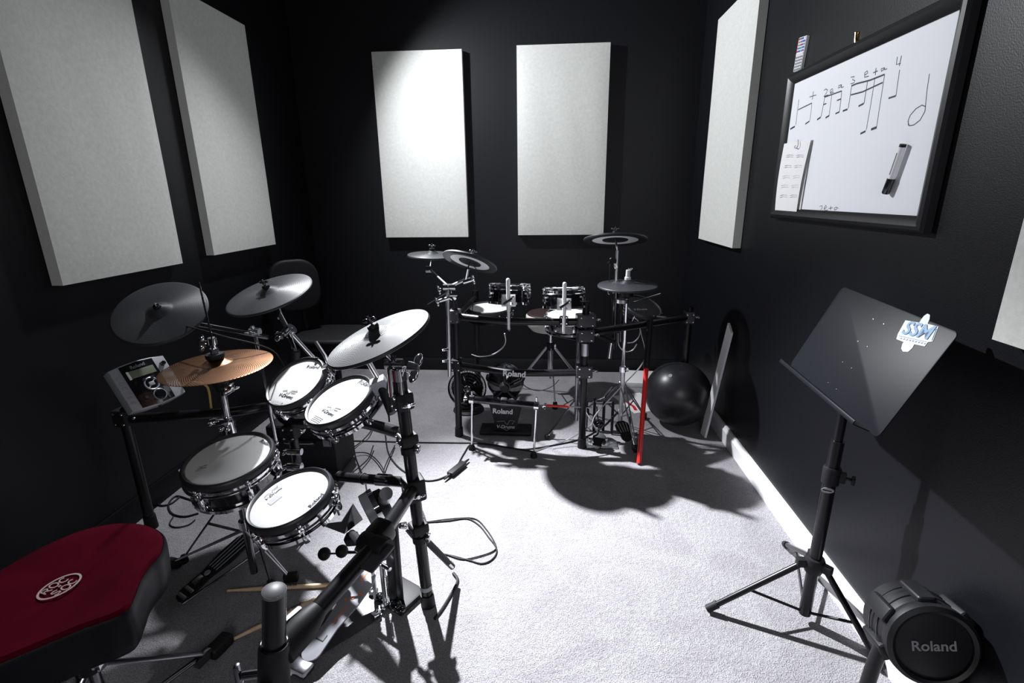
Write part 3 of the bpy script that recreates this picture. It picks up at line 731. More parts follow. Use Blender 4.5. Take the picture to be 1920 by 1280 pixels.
# snare stand
ss = thing('snare_stand', 'folding snare stand with black rubber feet under the wide mesh snare', 'stand', (sc.x, sc.y, 0))
sb = V((sc.x, sc.y + .02, 0)); cyl(sb + V((0, 0, .06)), sb + V((0, 0, .36)), .0125).build('pole', 'dark_chrome', ss)
collar(ss, sb + V((0, 0, .26)), (0, 0, 1), .02, .03, 'chrome')
for a in (40, 160, 280):
    a = math.radians(a); u = V((math.cos(a), math.sin(a), 0))
    q = B().tube([sb + V((0, 0, .34)), sb + u * .10 + V((0, 0, .375)), sb + u * .128 + V((0, 0, .42))], .006, 8); q.build('basket_arm', 'dark_chrome', ss)
for f in (at(332, 1063, z=0), at(541, 1090, z=0), sb + V((.05, .25, 0))):
    top = sb + V((0, 0, .24)); u = (f - sb).normalized(); w = V((-u.y, u.x, 0))
    q = B()
    for s in (-1, 1): q.tube([top + w * .012 * s, f + V((0, 0, .03)) + w * .004 * s], .0032, 8)
    l = q.build('leg', 'satin_chrome', ss)
    B().box((.05, .022, .034), frame(f + V((0, 0, .018)) + u * .01, (0, 0, 1), u), .006).build('rubber_foot', 'rubber', l)

# ---- sound module on its arm
mc = V((-1.55, 1.726, .647)); mcs = mc - V((0, 0, CAMH)); mc = V((0, 0, CAMH)) + mcs * .97
mx_, mn = V((.30, .95, .0)).normalized(), V((.80, -.27, .53)).normalized(); mx_ = (mx_ - mn * mx_.dot(mn)).normalized(); my_ = mn.cross(mx_)
MM = Matrix((mx_, my_, mn)).transposed().to_4x4(); MM.translation = mc
md = thing('sound_module', 'silver and black drum sound module with lcd and knobs left of the copper cymbal', 'sound module', MM)
mw, mh = .200, .175
out = [(-mw / 2, -mh / 2 + .004), (-mw / 4, -mh / 2 - .004), (0, -mh / 2 - .007), (mw / 4, -mh / 2 - .004), (mw / 2, -mh / 2 + .004), (mw / 2, mh / 2 - .004), (mw / 4, mh / 2 + .004), (0, mh / 2 + .007), (-mw / 4, mh / 2 + .004), (-mw / 2, mh / 2 - .004)]
B().prism(out, -.042, 0, Matrix(), .004).build('case', 'silver_plastic', md, local=True)
pan = [(-mw * .33, -mh / 2 + .003), (0, -mh / 2 - .003), (mw * .28, -mh / 2 + .001), (mw * .28, mh / 2 - .001), (0, mh / 2 + .003), (-mw * .33, mh / 2 - .003)]
B().prism(pan, .0002, .0022, Matrix(), .0006).build('front_panel', 'gloss_black', md, local=True)
lc = B().box((mw * .47, mh * .17, .003), Matrix.Translation((-.002, mh * .255, .003)), .001).build('lcd_screen', 'lcd', md, local=True)
B().box((mw * .04, mh * .19, .0035), Matrix.Translation((-mw * .245, mh * .25, .003)), .001).build('backlit_key', 'btn_white', md, local=True)
q = B().ring(.024, .003, Matrix.Translation((.006, -mh * .05, .003)), 36, 8); q.box((.020, .016, .004), Matrix.Translation((.006, -mh * .05, .004)), .003); q.box((.05, .004, .003), Matrix.Translation((.006, -mh * .05, .003)) @ Matrix.Rotation(.7, 4, 'Z')); q.build('cursor_pad', 'silver_plastic', md, local=True)
q = B().lathe([(0, .010), (.016, .010), (.019, .007), (.020, .002), (0, .002)], Matrix.Translation((.012, -mh * .33, 0)), 30).build('value_dial', 'gloss_black', md, local=True)
B().ring(.0215, .0018, Matrix.Translation((.012, -mh * .33, .003)), 36, 8).build('dial_ring', 'silver_plastic', md, local=True)
for bx, by in ((-.042, .07), (-.012, .075), (.018, .08), (-.036, -.30), (.044, -.14)):
    k = B().lathe([(0, .006), (.006, .006), (.0075, .002), (0, .002)], Matrix.Translation((bx, mh * by, 0)), 20).build('button', 'matt_black', md, local=True)
    B().ring(.0082, .0013, Matrix.Translation((bx, mh * by, .0025)), 24, 6).build('button_ring', 'silver_plastic', k)
for k in range(6): B().box((.014, .010, .0022), Matrix.Translation((-mw * .415, mh * (.26 - k * .115), .001)), .002).build('pad_key', 'grey_plastic', md, local=True)
P = lambda x, y: MM @ V((x, y, .0024))
text('Roland', P(-.03, mh * .375), P(.022, mh * .39), mn, 'print_dim', md, 'brand_print', bold=.012)
q = B().lathe([(0, .014), (.008, .013), (.010, 0), (0, 0)], Matrix.Translation((mw * .40, mh * .30, 0)), 20).build('volume_knob', 'gloss_black', md, local=True)
B().lathe([(0, .0), (.006, 0), (.006, .002), (0, .002)], Matrix.Translation((.0, -mh / 2 - .0065, -.02)) @ Matrix.Rotation(PI / 2, 4, 'X'), 16).build('headphone_jack', 'matt_black', md, local=True)
q = B().tube([MM @ V((0, .0, -.04)), MM @ V((0, 0, -.075)), pl_t + V((.01, -.01, .01))], .012, 14, 4).build('mounting_arm', 'matt_black', md)
cable('yellowish jack cable plugged into the right side of the sound module', [MM @ V((.10, -.055, -.02)), at(362, 716, y=1.75), at(385, 722, y=1.76), at(392, 735, y=1.76), at(396, 765, y=1.75)], .0045, 'yellow_cable')

# ---- cymbal booms of the near kit
GB = 'chrome cymbal arms of the near kit'
bl = thing('boom_stand', 'chrome boom arm reaching left to the round black cymbal pad', 'cymbal stand', at(519, 832, y=1.80), GB)
e1 = at(503, 632, y=1.84); e0 = cl['c'] - cl['n'] * .045
B().tube([e0, e1], .0095, 14).build('boom_tube', 'chrome', bl)
B().tube([cl['c'] - cl['n'] * .03, cl['c'] + cl['n'] * .022], .004, 10).build('cymbal_rod', 'chrome', bl)
q = B().ball(e0, .017, (1, 1, .8)); q.build('tilter', 'chrome', bl)
pc = at(478, 622, y=1.835)
q = B().tube([pc + V((-.02, 0, 0)), pc + V((.02, 0, 0))], .016, 18); wing_nut(q, frame(pc + V((0, -.02, 0)), (0, -1, .2)), 1.1); q.tube([at(472, 611, y=1.83), pc], .008, 10); q.build('boom_clamp', 'satin_chrome', bl)
B().tube([pc, at(489, 683, y=1.82), at(519, 832, y=1.80)], .0085, 12).build('upright_tube', 'chrome', bl)
B().ball(at(518, 829, y=1.80), .012).build('end_stop', 'chrome', bl)
bmn = thing('boom_stand', 'chrome tilting arm holding the cymbal pad at the back of the near kit', 'cymbal stand', C0 + V((0, 0, .06)), GB)
a0_ = cm['c'] - cm['n'] * .02; a1_ = at(524, 590, y=1.98); a2_ = at(541, 620, y=1.93); a3_ = at(592, 676, y=1.93)
B().tube([cm['c'] + cm['n'] * .022, a0_], .004, 10).build('cymbal_rod', 'chrome', bmn)
B().lathe([(0, 0), (.022, 0), (.018, .03), (.010, .05), (0, .05)], frame(at(516, 580, y=1.99), a2_ - a1_), 20).build('tilter_boot', 'dark_chrome', bmn)
B().tube([a0_, at(521, 583, y=1.98), a2_], .010, 14).build('upper_tube', 'satin_chrome', bmn)
q = B().tube([a2_ + V((-.012, 0, -.012)), a2_ + V((.018, 0, .012))], .023, 20); q.ball(a2_, .022); wing_nut(q, frame(at(527, 629, y=1.91), (-1, -.4, -.1)), 1.7); q.build('swivel_clamp', 'chrome', bmn)
B().tube([a2_, a3_], .0095, 14).build('boom_tube', 'satin_chrome', bmn)
B().tube([a2_ + V((0, 0, -.01)), at(552, 655, y=1.84), at(556, 672, y=1.84)], .010, 14).build('post_tube', 'dark_chrome', bmn)
B().tube([at(553, 657, y=1.84), V((C0.x, C0.y, C0.z + .07))], .0205, 20).build('socket', 'matt_black', bmn)
brn = thing('boom_stand', 'short chrome arm on the right rack post holding the brightest cymbal pad', 'cymbal stand', prt, GB)
B().tube([cr['c'] + cr['n'] * .02, cr['c'] - cr['n'] * .06], .004, 10).build('cymbal_rod', 'chrome', brn)
kA0 = cr['c'] - cr['n'] * .055
q = B().ball(kA0, .015); q.tube([kA0 + V((-.018, 0, 0)), kA0 + V((.018, 0, 0))], .010, 14); q.build('tilter', 'dark_chrome', brn)
kA1 = at(742, 682, y=1.335)
B().tube([kA0, kA1, prt], .009, 12).build('upper_tube', 'dark_chrome', brn)
q = B().tube([kA1 + V((-.03, 0, 0)), kA1 + V((.022, 0, 0))], .015, 20); wing_nut(q, frame(kA1 + V((.045, -.005, -.008)), (1, -.1, -.1)), 1.9); q.tube([prt, prt - ax * .035], .0235, 22); q.build('top_clamp', 'chrome', brn)
for s in (-1, 1): B().tube([kA1 + V((s * .014, -.012, -.01)), kA1 + V((s * .014, -.012, -.095))], .009, 12).build('sleeve_tube', 'chrome', brn)

# ---- kick pad with double pedal
kp = thing('kick_pad', 'black kick pad tower with chrome trimmed head beside the right rack post', 'kick pad', at(745, 1128, z=0), 'kick pads')
kb = at(745, 1128, z=0); kn = V((-.5, -.86, .0)).normalized()
kh = at(688, 960, cz=1.50); kn2 = V((-.80, -.52, -.30)).normalized()
KM = frame(kb, (0, 0, 1), kn)
B().box((.12, .12, .022), KM @ Matrix.Translation((-.02, 0, .011)), .008).build('base_plate', 'matt_black', kp)
B().box((.030, .046, .30), frame(kb + V((0, 0, .165)), at(735, 1003, y=1.38) - kb, kn), .008).build('tower', 'rack_black', kp)
KH = frame(kh, kn2)
B().lathe([(0, .004), (.045, .004), (.052, 0), (.052, -.004), (0, -.004)], KH, 36).build('strike_face', 'rubber', kp)
B().lathe([(.051, .003), (.055, .001), (.056, -.024), (.052, -.026), (.051, -.01), (.051, .003)], KH, 36).build('pad_rim', 'grey_plastic', kp)
B().lathe([(.051, -.022), (.0575, -.023), (.0575, -.038), (.051, -.039), (.051, -.022)], KH, 36).build('chrome_band', 'chrome', kp)
B().lathe([(0, -.03), (.046, -.036), (.044, -.060), (.030, -.068), (0, -.068)], KH, 36).build('pad_housing', 'matt_black', kp)
B().tube([kh - kn2 * .055, at(724, 925, cz=1.44)], .019, 20).build('mounting_tube', 'satin_chrome', kp)
B().tube([kh - kn2 * .03, at(733, 1003, y=1.385)], .016, 14).build('pad_neck', 'matt_black', kp)
for s in (-1, 1): B().ball(kb + KM.to_3x3() @ V((.03, s * .05, .02)), .016, (1, 1, .8)).build('spike_knob', 'gloss_black', kp)
pd = thing('double_pedal', 'double bass drum pedal with grey footboard, orange dots and two black beaters', 'pedal', at(650, 1180, z=0), 'double bass drum pedals')
hl, tl = at(572, 1240, z=.035), at(700, 1070, z=.11)
fb, FM, FL = footboard(pd, hl, tl, .062, .074, mt='clear_grey', rib=None, th=.006)
for x_, y_ in ((.62, .014), (.66, -.004), (.72, -.018)): B().lathe([(0, .0015), (.0052, .001), (.0055, 0), (0, 0)], FM @ Matrix.Translation((FL * x_, y_, .0062)), 16).build('orange_dot', 'orange', fb)
q = B(); q.ribbon([FM @ V((FL * .36, -.004, .0065)), FM @ V((FL * .58, -.004, .0065))], .003, FM.to_3x3() @ V((0, 0, 1))); q.ribbon([FM @ V((FL * .84, .012, .0065)), FM @ V((FL * .98, .012, .0065))], .006, FM.to_3x3() @ V((0, 0, 1))); q.build('orange_stripe', 'orange', fb)
q = B(); q.ribbon([FM @ V((FL * .2, .016, .0065)), FM @ V((FL * .2, -.012, .0065)), FM @ V((FL * .26, -.012, .0065))], .003, FM.to_3x3() @ V((0, 0, 1))); q.build('stamped_mark', 'matt_black', fb)
B().box((.045, .070, .026), frame(hl + V((-.01, -.012, -.008)), (0, 0, 1), tl - hl), .008).build('heel_block', 'dark_chrome', pd)
bpx = [at(553, 1243, z=.002), at(567, 1250, z=.002), at(715, 1157, z=.002), at(728, 1115, z=.002), at(700, 1080, z=.002), at(640, 1110, z=.002)]
b = B(); f0 = [b.bm.verts.new(p_) for p_ in bpx]; f1 = [b.bm.verts.new(p_ + V((0, 0, .006))) for p_ in bpx]
b.bm.faces.new(f0); b.bm.faces.new(f1[::-1]); nb = len(bpx)
for i in range(nb): b.bm.faces.new((f0[i], f0[(i + 1) % nb], f1[(i + 1) % nb], f1[i]))
b.build('base_plate', 'dark_plate', pd)
pc_ = at(716, 1130, z=.01); px_ = V((.86, -.5, 0))
for s in (-.030, .018):
    q = B().box((.011, .016, .17), Matrix.Translation(pc_ + px_ * s + V((0, 0, .085))), .003); q.build('pedal_post', 'satin_chrome', pd)
B().tube([pc_ + px_ * -.07 + V((0, 0, .165)), pc_ + px_ * .06 + V((0, 0, .165))], .007, 12).build('axle', 'chrome', pd)
q = B()
for k in range(14): q.ring(.0065, .0014, Matrix.Translation(pc_ + px_ * .034 + V((0, -.006, .05 + k * .006))), 12, 5)
q.build('spring', 'chrome', pd)
B().tube([pc_ + px_ * .034 + V((0, -.006, .135)), pc_ + px_ * .034 + V((0, -.006, .165))], .004, 8).build('spring_rod', 'chrome', pd)
q = B()
for k in range(12): q.ring(.004, .0012, frame(tl.lerp(pc_ + V((-.01, 0, .17)), k / 11), (1, 0, 0) if k % 2 else (0, 1, 0)), 10, 5)
q.build('chain', 'chrome', pd)
for (bx, by), zz in (((608, 1038), .19), ((641, 1033), .20)):
    c_ = at(bx, by, z=zz); hub = at(684, 1040, z=.19) + V((0, 0, .01))
    bt = B().ball(c_, .021, (1, 1, 1), 24).build('beater', 'matt_black', pd)
    B().lathe([(0, -.017), (.013, -.017), (.017, -.012), (.0185, -.006), (0, -.006)], Matrix.Translation(c_), 24).build('felt_face', 'cream', bt)
    B().tube([c_, hub], .003, 8).build('beater_rod', 'chrome', bt)
q = B().tube([at(668, 1028, z=.21), at(692, 1042, z=.20)], .010, 12); q.ball(at(672, 1026, z=.215), .010); q.ball(at(684, 1036, z=.205), .011); q.tube([at(690, 1042, z=.20), pc_ + px_ * -.06 + V((0, 0, .165))], .006, 10); q.build('beater_hub', 'chrome', pd)
for x_, y_ in ((700, 1108), (705, 1150), (722, 1135)):
    B().box((.030, .020, .016), frame(at(x_, y_, z=.018), (0, 0, 1), (.5, .86, 0)), .004).build('hoop_clamp', 'chrome', pd)
q = B().ball(at(740, 1125, z=.03) + V((.01, -.02, 0)), .02, (1, 1, .8)); q.build('drive_joint', 'gloss_black', pd)

# ---- throne
th = thing('drum_throne', 'drum throne with saddle shaped red velour seat and black vinyl sides', 'drum throne', V((-1.07, .84, 0)), 'drum thrones')
zs = .50
outl = [(-.896, .838), (-.920, .885), (-.932, .925), (-.940, .970), (-.980, 1.032), (-1.030, 1.064), (-1.080, 1.078), (-1.150, 1.074), (-1.215, 1.040), (-1.255, .975), (-1.275, .90), (-1.285, .82), (-1.275, .74), (-1.235, .66), (-1.165, .615), (-1.09, .618), (-1.030, .655), (-.980, .702), (-.935, .745), (-.895, .775), (-.880, .800)]
def smooth_loop(p, n=6):
    q = []; L = len(p)
    for i in range(L):
        a, b, c, d = (V((*p[(i + j) % L], 0)) for j in (-1, 0, 1, 2))
        for k in range(n):
            t = k / n; r = .5 * ((2 * b) + (c - a) * t + (2 * a - 5 * b + 4 * c - d) * t * t + (3 * b - a - 3 * c + d) * t ** 3); q.append((r.x, r.y))
    return q
ol = smooth_loop(outl); ctr = V((-1.07, .84))
def loops(b, levels, cap0, cap1):
    R = []
    for s, z in levels: R.append([b.bm.verts.new((ctr.x + (x - ctr.x) * s, ctr.y + (y - ctr.y) * s, z(x, y, s) if callable(z) else z)) for x, y in ol])
    n = len(ol)
    for a, c in zip(R, R[1:]):
        for k in range(n): b.bm.faces.new((a[k], a[(k + 1) % n], c[(k + 1) % n], c[k]))
    for c, f in ((R[0], cap0), (R[-1], cap1)):
        if f is not None:
            m_ = b.bm.verts.new((ctr.x, ctr.y, f))
            for k in range(n): b.bm.faces.new((c[k], c[(k + 1) % n], m_))
    return b
dish = lambda x, y, s: zs + .006 * s * s - .012 * (1 - s) * (1 if x > ctr.x else .6)
loops(B(), [(.985, zs - .012), (.975, zs - .002), (.95, dish), (.8, dish), (.6, dish), (.4, dish), (.2, dish)], None, zs - .010).build('seat_top', 'red_velour', th, ang=60)
loops(B(), [(.6, zs - .115), (.94, zs - .110), (.985, zs - .098), (1.0, zs - .07), (1.012, zs - .03), (1.008, zs - .012), (.990, zs - .004), (.975, zs - .006)], zs - .112, None).build('seat_side', 'black_vinyl', th, ang=60)
n3 = V((0, 0, 1))
lc_ = at(113, 1102, z=zs - .008); ra = at(150, 1078, z=zs) - at(77, 1125, z=zs)
ex = ra.normalized(); ey = n3.cross(ex); hw = ra.length / 2; hh = hw * .80
def LP(u, v, dz=.0045): p_ = lc_ + ex * u * hw + ey * v * hh; p_.z = lc_.z + dz; return p_
q = B()
q.ribbon([LP(math.cos(2 * PI * k / 48), math.sin(2 * PI * k / 48)) for k in range(49)], .0042, n3, .001)
# curved letters ROC over SOC with a small N between, built from strokes
def stroke_letter(ch, u0, u1, v0, v1, w):
    G = {'R': [[(0, 0), (0, 1), (.7, 1), (.9, .8), (.7, .55), (0, .5)], [(.4, .5), (1, 0)]], 'O': [[(.5 + .5 * math.cos(a * PI / 6), .5 + .5 * math.sin(a * PI / 6)) for a in range(13)]],
         'C': [[(.5 + .5 * math.cos(a), .5 + .5 * math.sin(a)) for a in [.8 + k * (2 * PI - 1.6) / 10 for k in range(11)]]], 'S': [[(.95, .85), (.6, 1), (.15, .9), (.1, .65), (.5, .5), (.9, .35), (.85, .1), (.4, 0), (.05, .15)]],
         'N': [[(0, 0), (0, 1), (1, 0), (1, 1)]]}[ch]
    for s in G: q.ribbon([LP(u0 + (u1 - u0) * x, v0 + (v1 - v0) * y) for x, y in s], w, n3, .001)
for ch, a_, b_, c_, d_ in (('R', -.66, -.32, .10, .66), ('O', -.24, .14, .20, .80), ('C', .22, .60, .12, .68), ('S', -.60, -.22, -.72, -.16), ('O', -.14, .24, -.84, -.24), ('C', .30, .66, -.66, -.12), ('N', -.05, .05, -.10, .10)):
    stroke_letter(ch, a_, b_, c_, d_, .0028 if ch != 'N' else .002)
q.build('seat_logo', 'logo_cream', th)
tb = V((-1.06, .84, 0)); cyl(tb + V((0, 0, .10)), tb + V((0, 0, zs - .11)), .014).build('pole', 'dark_chrome', th)
collar(th, tb + V((0, 0, .30)), (0, 0, 1), .024, .05, 'matt_black')
for f in (at(408, 1226, z=0), tb + V((-.25, .18, 0)), tb + V((-.05, -.30, 0))):
    u = (f - tb).normalized(); q = B()
    q.tube([tb + V((0, 0, .27)) + u * .02, f - u * .03 + V((0, 0, .035))], .010, 8, flat=.35); q.tube([tb + V((0, 0, .10)) + u * .02, f - u * .05 + V((0, 0, .045))], .008, 8, flat=.4)
    q.box((.05, .024, .03), frame(f - u * .045 + V((0, 0, .035)), (0, 0, 1), u), .004)
    l = q.build('leg', 'dark_chrome', th)
    B().box((.075, .045, .04), frame(f + V((0, 0, .021)) + u * .012, (0, 0, 1), u), .014, 3).build('rubber_foot', 'rubber', l)

# ---- drumsticks on the carpet
def stick(a, b, label, tp, tb_):
    d = (b - a).normalized(); L = (b - a).length
    t = thing('drumstick', label, 'drumstick', frame(a, d), 'drumsticks on the carpet')
    prof = [(0, 0), (.0028, .0008), (.0045, .004), (.0046, .009), (.0034, .014), (.0040, .03), (.0068, .09), (.0074, .12), (.0074, L - .006), (.006, L - .001), (0, L)]
    B().lathe(prof, Matrix(), 20).build('stick', 'wood', t, local=True)
    up = V((0, -.5, .85)); up = (up - d * up.dot(d)).normalized()
    text('VIC FIRTH', tp + up * .0074, tb_ + up * .0074, up, 'ink', t, 'stamp', bold=.02)
    return t
def zl(p, z=.0078): p = p.copy(); p.z = z; return p
sa, sb_ = at(425, 1107, z=.0075), at(655, 1094, z=.0075)
stick(sa, sb_, 'wooden drumstick lying level, the upper of two', sa.lerp(sb_, .44), sa.lerp(sb_, .57))
sa, sb_ = at(412, 1210, z=.0075), at(640, 1100, z=.0075)
stick(sa, sb_, 'wooden drumstick lying slanted behind the near rack post, the lower of two', sa.lerp(sb_, .5), sa.lerp(sb_, .64))

# ================================================================== dark chair and case behind the near kit
ch = thing('swivel_chair', 'black padded swivel chair barely visible in the dark corner behind the near kit', 'chair', (-1.30, 2.98, 0))
cs_ = at(625, 622, y=2.98); cbk = at(552, 530, y=3.02)
ch.location.x = cs_.x; bpy.context.view_layer.update()
sz = cs_.z
def pad(name, Mx, w, h, th):
    o = rrect2(w, h, min(w, h) * .38); b = B().prism(o, -th / 2, th / 2, Mx, th * .42, 4); return b.build(name, 'chair_black', ch)
def rrect2(w, h, r, n=8):
    o = []
    for cx_, cy_, a0 in ((w / 2 - r, h / 2 - r, 0), (-w / 2 + r, h / 2 - r, 90), (-w / 2 + r, -h / 2 + r, 180), (w / 2 - r, -h / 2 + r, 270)):
        for k in range(n + 1): a = math.radians(a0 + 90 * k / n); o.append((cx_ + r * math.cos(a), cy_ + r * math.sin(a)))
    return o
pad('seat', Matrix.Translation((cs_.x, cs_.y, sz - .035)), .46, .42, .07)
pad('backrest', frame((cbk.x, cbk.y, cbk.z - .02), (.62, -.77, .15), (.77, .62, 0)), .30, .33, .055)
B().tube([(cs_.x, cs_.y + .12, sz - .07), (cbk.x + .02, cbk.y + .08, sz - .06), (cbk.x, cbk.y + .05, cbk.z)], .014, 12, 5).build('back_bracket', 'matt_black', ch)
B().tube([(cs_.x, cs_.y, .09), (cs_.x, cs_.y, sz - .07)], .022, 18).build('gas_column', 'matt_black', ch)
for k in range(5):
    a = 2 * PI * k / 5 + .3; u = V((math.cos(a), math.sin(a), 0)); p0 = V((cs_.x, cs_.y, .09))
    l = B().tube([p0, p0 + u * .24 + V((0, 0, -.025))], [.020, .012], 10).build('leg', 'matt_black', ch)
    B().tube([p0 + u * .24 + V((-u.y, u.x, 0)) * .014 + V((0, 0, -.062)), p0 + u * .24 - V((-u.y, u.x, 0)) * .014 + V((0, 0, -.062))], .025, 18).build('castor', 'rubber', l)
ec = thing('equipment_case', 'black equipment case on the carpet behind the snare of the near kit', 'case', (-1.18, 2.20, 0))
B().box((.34, .22, .20), Matrix.Translation((-1.18, 2.22, .112)), .02, 3).build('case_body', 'matt_black', ec)
B().box((.35, .23, .07), Matrix.Translation((-1.18, 2.22, .245)), .02, 3).build('lid', 'matt_black', ec)
B().tube([(-1.25, 2.10, .20), (-1.24, 2.075, .20), (-1.12, 2.075, .20), (-1.11, 2.10, .20)], .008, 10, 4).build('handle', 'rubber', ec)
for x_ in (-1.31, -1.05): B().box((.04, .012, .05), Matrix.Translation((x_, 2.104, .205)), .003).build('latch', 'dark_chrome', ec)
# ================================================================== far drum kit
fb_l, fb_r = at(861, 816, z=0), at(1091, 838, z=0)
r2 = thing('drum_rack', 'far kit drum rack with the maker name on its lower front rail', 'drum rack', (fb_l + fb_r) / 2, 'black tubular drum racks')
lt = at(853, 583, y=fb_l.y); lt = V((fb_l.x, fb_l.y, lt.z)); rt = V((fb_r.x, fb_r.y, at(1099, 566, y=fb_r.y).z))
lt.x = at(853, 583, y=fb_l.y).x; rt.x = at(1099, 566, y=fb_r.y).x
for a, b in ((fb_l, lt), (fb_r, rt)):
    cyl(a, b, RP).build('post', 'rack_black', r2); cyl(a, a.lerp(b, .07), .0245, .0225).build('rubber_foot', 'rubber', r2)
    B().lathe([(0, .003), (.016, .003), (.0205, 0), (.0205, -.006), (0, -.006)], frame(b, b - a), 24).build('end_cap', 'matt_black', r2)
def lp(py): return alongpx(lt, fb_l, py)
def rp(py): return alongpx(rt, fb_r, py)
ul, ur = lp(592), rp(603)
mid = at(960, 602, y=(ul.y + ur.y) / 2 - .05)
B().tube([ul, ul.lerp(mid, .5) + V((0, -.012, .0)), mid, mid.lerp(ur, .5) + V((0, -.008, 0)), ur], RP, 20, 8).build('rail', 'rack_black', r2)
ll, lr = lp(683), rp(698)
lm = at(962, 698, y=(ll.y + lr.y) / 2 - .05)
B().tube([ll, ll.lerp(lm, .5) + V((0, -.010, 0)), lm, lm.lerp(lr, .5) + V((0, -.008, 0)), lr], RP, 20, 8).build('rail', 'rack_black', r2)
yq = lm.y - RP - .010; nq = V((0, -1, .25)).normalized()
text('Roland', at(943, 704, y=yq), at(985, 707, y=yq), (0.03, -1, .1), 'print_white', r2, 'brand_print', bold=.03, lift=.0015)
clamp(r2, ul, (0, 0, 1), (-.1, -1, 0), (.062, .056, .075)); clamp(r2, ll, (0, 0, 1), (-.1, -1, 0), (.062, .056, .07), 'matt_black')
for p_, py_ in ((rp(600), 0), (rp(628), 1), (rp(695), 2)):
    clamp(r2, p_, (0, 0, 1), (.2, -1, 0) if py_ != 2 else (0, -1, 0), (.060, .098 if py_ == 0 else .085, .068), 'clamp_grey')
q = B().tube([rp(641) + V((-.0, -.02, 0)), rp(664) + V((0, -.02, 0))], .019, 16); q.build('chrome_sleeve', 'satin_chrome', r2)
# right arm going back to the third post
arm0 = rp(625); arm1 = at(1218, 606, z=arm0.z + .0); a_d = (arm1 - arm0); a_d.normalize()
arm2 = arm0 + a_d * .72
B().tube([arm0, arm2], RP, 20).build('side_rail', 'rack_black', r2)
p3 = V((arm2.x, arm2.y, 0))
cyl(p3, V((p3.x, p3.y, arm2.z + .06)), RP).build('post', 'rack_black', r2); cyl(p3, p3 + V((0, 0, .055)), .0245, .0225).build('rubber_foot', 'rubber', r2)
clamp(r2, arm2, (0, 0, 1), (0, -1, 0), mt='clamp_grey')
# left arm to the fourth post beside the fan
p4 = V((at(896, 690, y=3.18).x, 3.18, 0)); z4 = ul.z - .02
B().tube([V((ul.x, ul.y, z4)), V((p4.x, p4.y, z4))], RP, 20).build('side_rail', 'rack_black', r2)
cyl(p4, V((p4.x, p4.y, z4 + .05)), RP).build('post', 'rack_black', r2); cyl(p4, p4 + V((0, 0, .055)), .0245, .0225).build('rubber_foot', 'rubber', r2)
for px in (955, 1057):
    p_ = ul.lerp(ur, (px - 865) / (1078 - 865)) + V((0, -.035 if px < 1000 else -.02, 0))
    clamp(r2, at(px, 601, y=p_.y), (1, 0, 0), (0, -1, .2), (.05, .05, .045), 'matt_black', name='tom_clamp')

# cymbals of the far kit
def C3(px, py, y): return at(px, py, y=y)
GF = 'cymbal pads of the far kit'
bA = C3(810, 474, 2.88); cymbal('leftmost flat cymbal pad of the far kit', bA - V((0, 0, .01)), (.045, -.037, .998), .142, 'cymbal_rubber', 'nut', GF)
bBc, bBn = V((-.39, 2.53, 1.018)), V((.321, -.092, .942)).normalized()
bBn = V((.242, .406, .881)).normalized()
cymbal('cymbal pad of the far kit tilted to the right, seen from beneath', bBc - bBn * .005, bBn, .142, 'cymbal_rubber', 'nut', GF, 'pale_plastic')
bCc, bCn = V((.362, 2.78, 1.098)), V((.008, .265, .964)).normalized()
cymbal('highest cymbal pad of the far kit, seen from beneath on its tall chrome pole', bCc, bCn, .170, 'cymbal_rubber', 'nut', GF, 'pale_plastic')
bDc, bDn = V((.412, 2.60, .888)), V((-.013, -.037, .999))
hd, hdM, hdz = cymbal('hi-hat pad of the far kit with white clutch on top', bDc - V((0, 0, .01)), bDn, .153, 'cymbal_rubber', None, GF, name='hi_hat_pad')
q = B().lathe([(0, .05), (.010, .05), (.012, .015), (.016, .012), (.016, 0), (0, 0)], hdM @ Matrix.Translation((0, 0, hdz)), 20); q.build('clutch', 'btn_white', hd)
q = B().tube([bDc + V((0, 0, .06)), bDc + V((0, 0, .085))], .0035, 8); q.ball(bDc + V((.014, -.004, .070)), .009); q.tube([bDc + V((.012, -.004, .04)), bDc + V((.014, -.004, .066))], .005, 8); q.build('clutch_screw', 'chrome', hd)

# boom stand rising from the left rack post
s2 = thing('cymbal_stand', 'chrome double boom stand rising beside the left post of the far rack', 'cymbal stand', V((at(842, 700, y=2.55).x, 2.55, 0)), 'chrome cymbal stands of the far kit')
g0, g1 = at(843, 705, y=2.55), at(839, 543, y=2.55)
B().tube([g0, g1], .0105, 14).build('upright_tube', 'satin_chrome', s2)
hub = at(842, 538, y=2.55)
q = B().tube([hub + V((-.03, 0, 0)), hub + V((.035, 0, 0))], .017, 18); q.tube([hub + V((0, 0, -.03)), hub + V((0, 0, .012))], .016, 18); wing_nut(q, frame(hub + V((-.045, -.01, -.012)), (-1, 0, -.2)), 1.0); q.build('boom_hub', 'chrome', s2)
tA, tB = at(806, 505, y=2.86), at(873, 524, y=2.55)
B().tube([hub, tA], .006, 10).build('boom_tube', 'satin_chrome', s2); B().tube([hub, tB], .0085, 12).build('boom_tube', 'satin_chrome', s2)
q = B().tube([tA + V((-.022, 0, 0)), tA + V((.012, 0, 0))], .019, 20); q.tube([tA + V((0, 0, .0)), bA + V((0, 0, .012))], .0045, 10); q.build('tilter', 'chrome', s2)
q = B().tube([tB + V((-.012, 0, -.012)), tB + V((.03, 0, .0))], .014, 18); wing_nut(q, frame(tB + V((.035, -.01, .0)), (1, 0, .2)), 1.0); q.tube([tB, at(877, 503, y=2.53)], .010, 12); q.tube([at(877, 503, y=2.53), bBc + bBn * .02], .004, 8); q.build('tilter', 'chrome', s2)
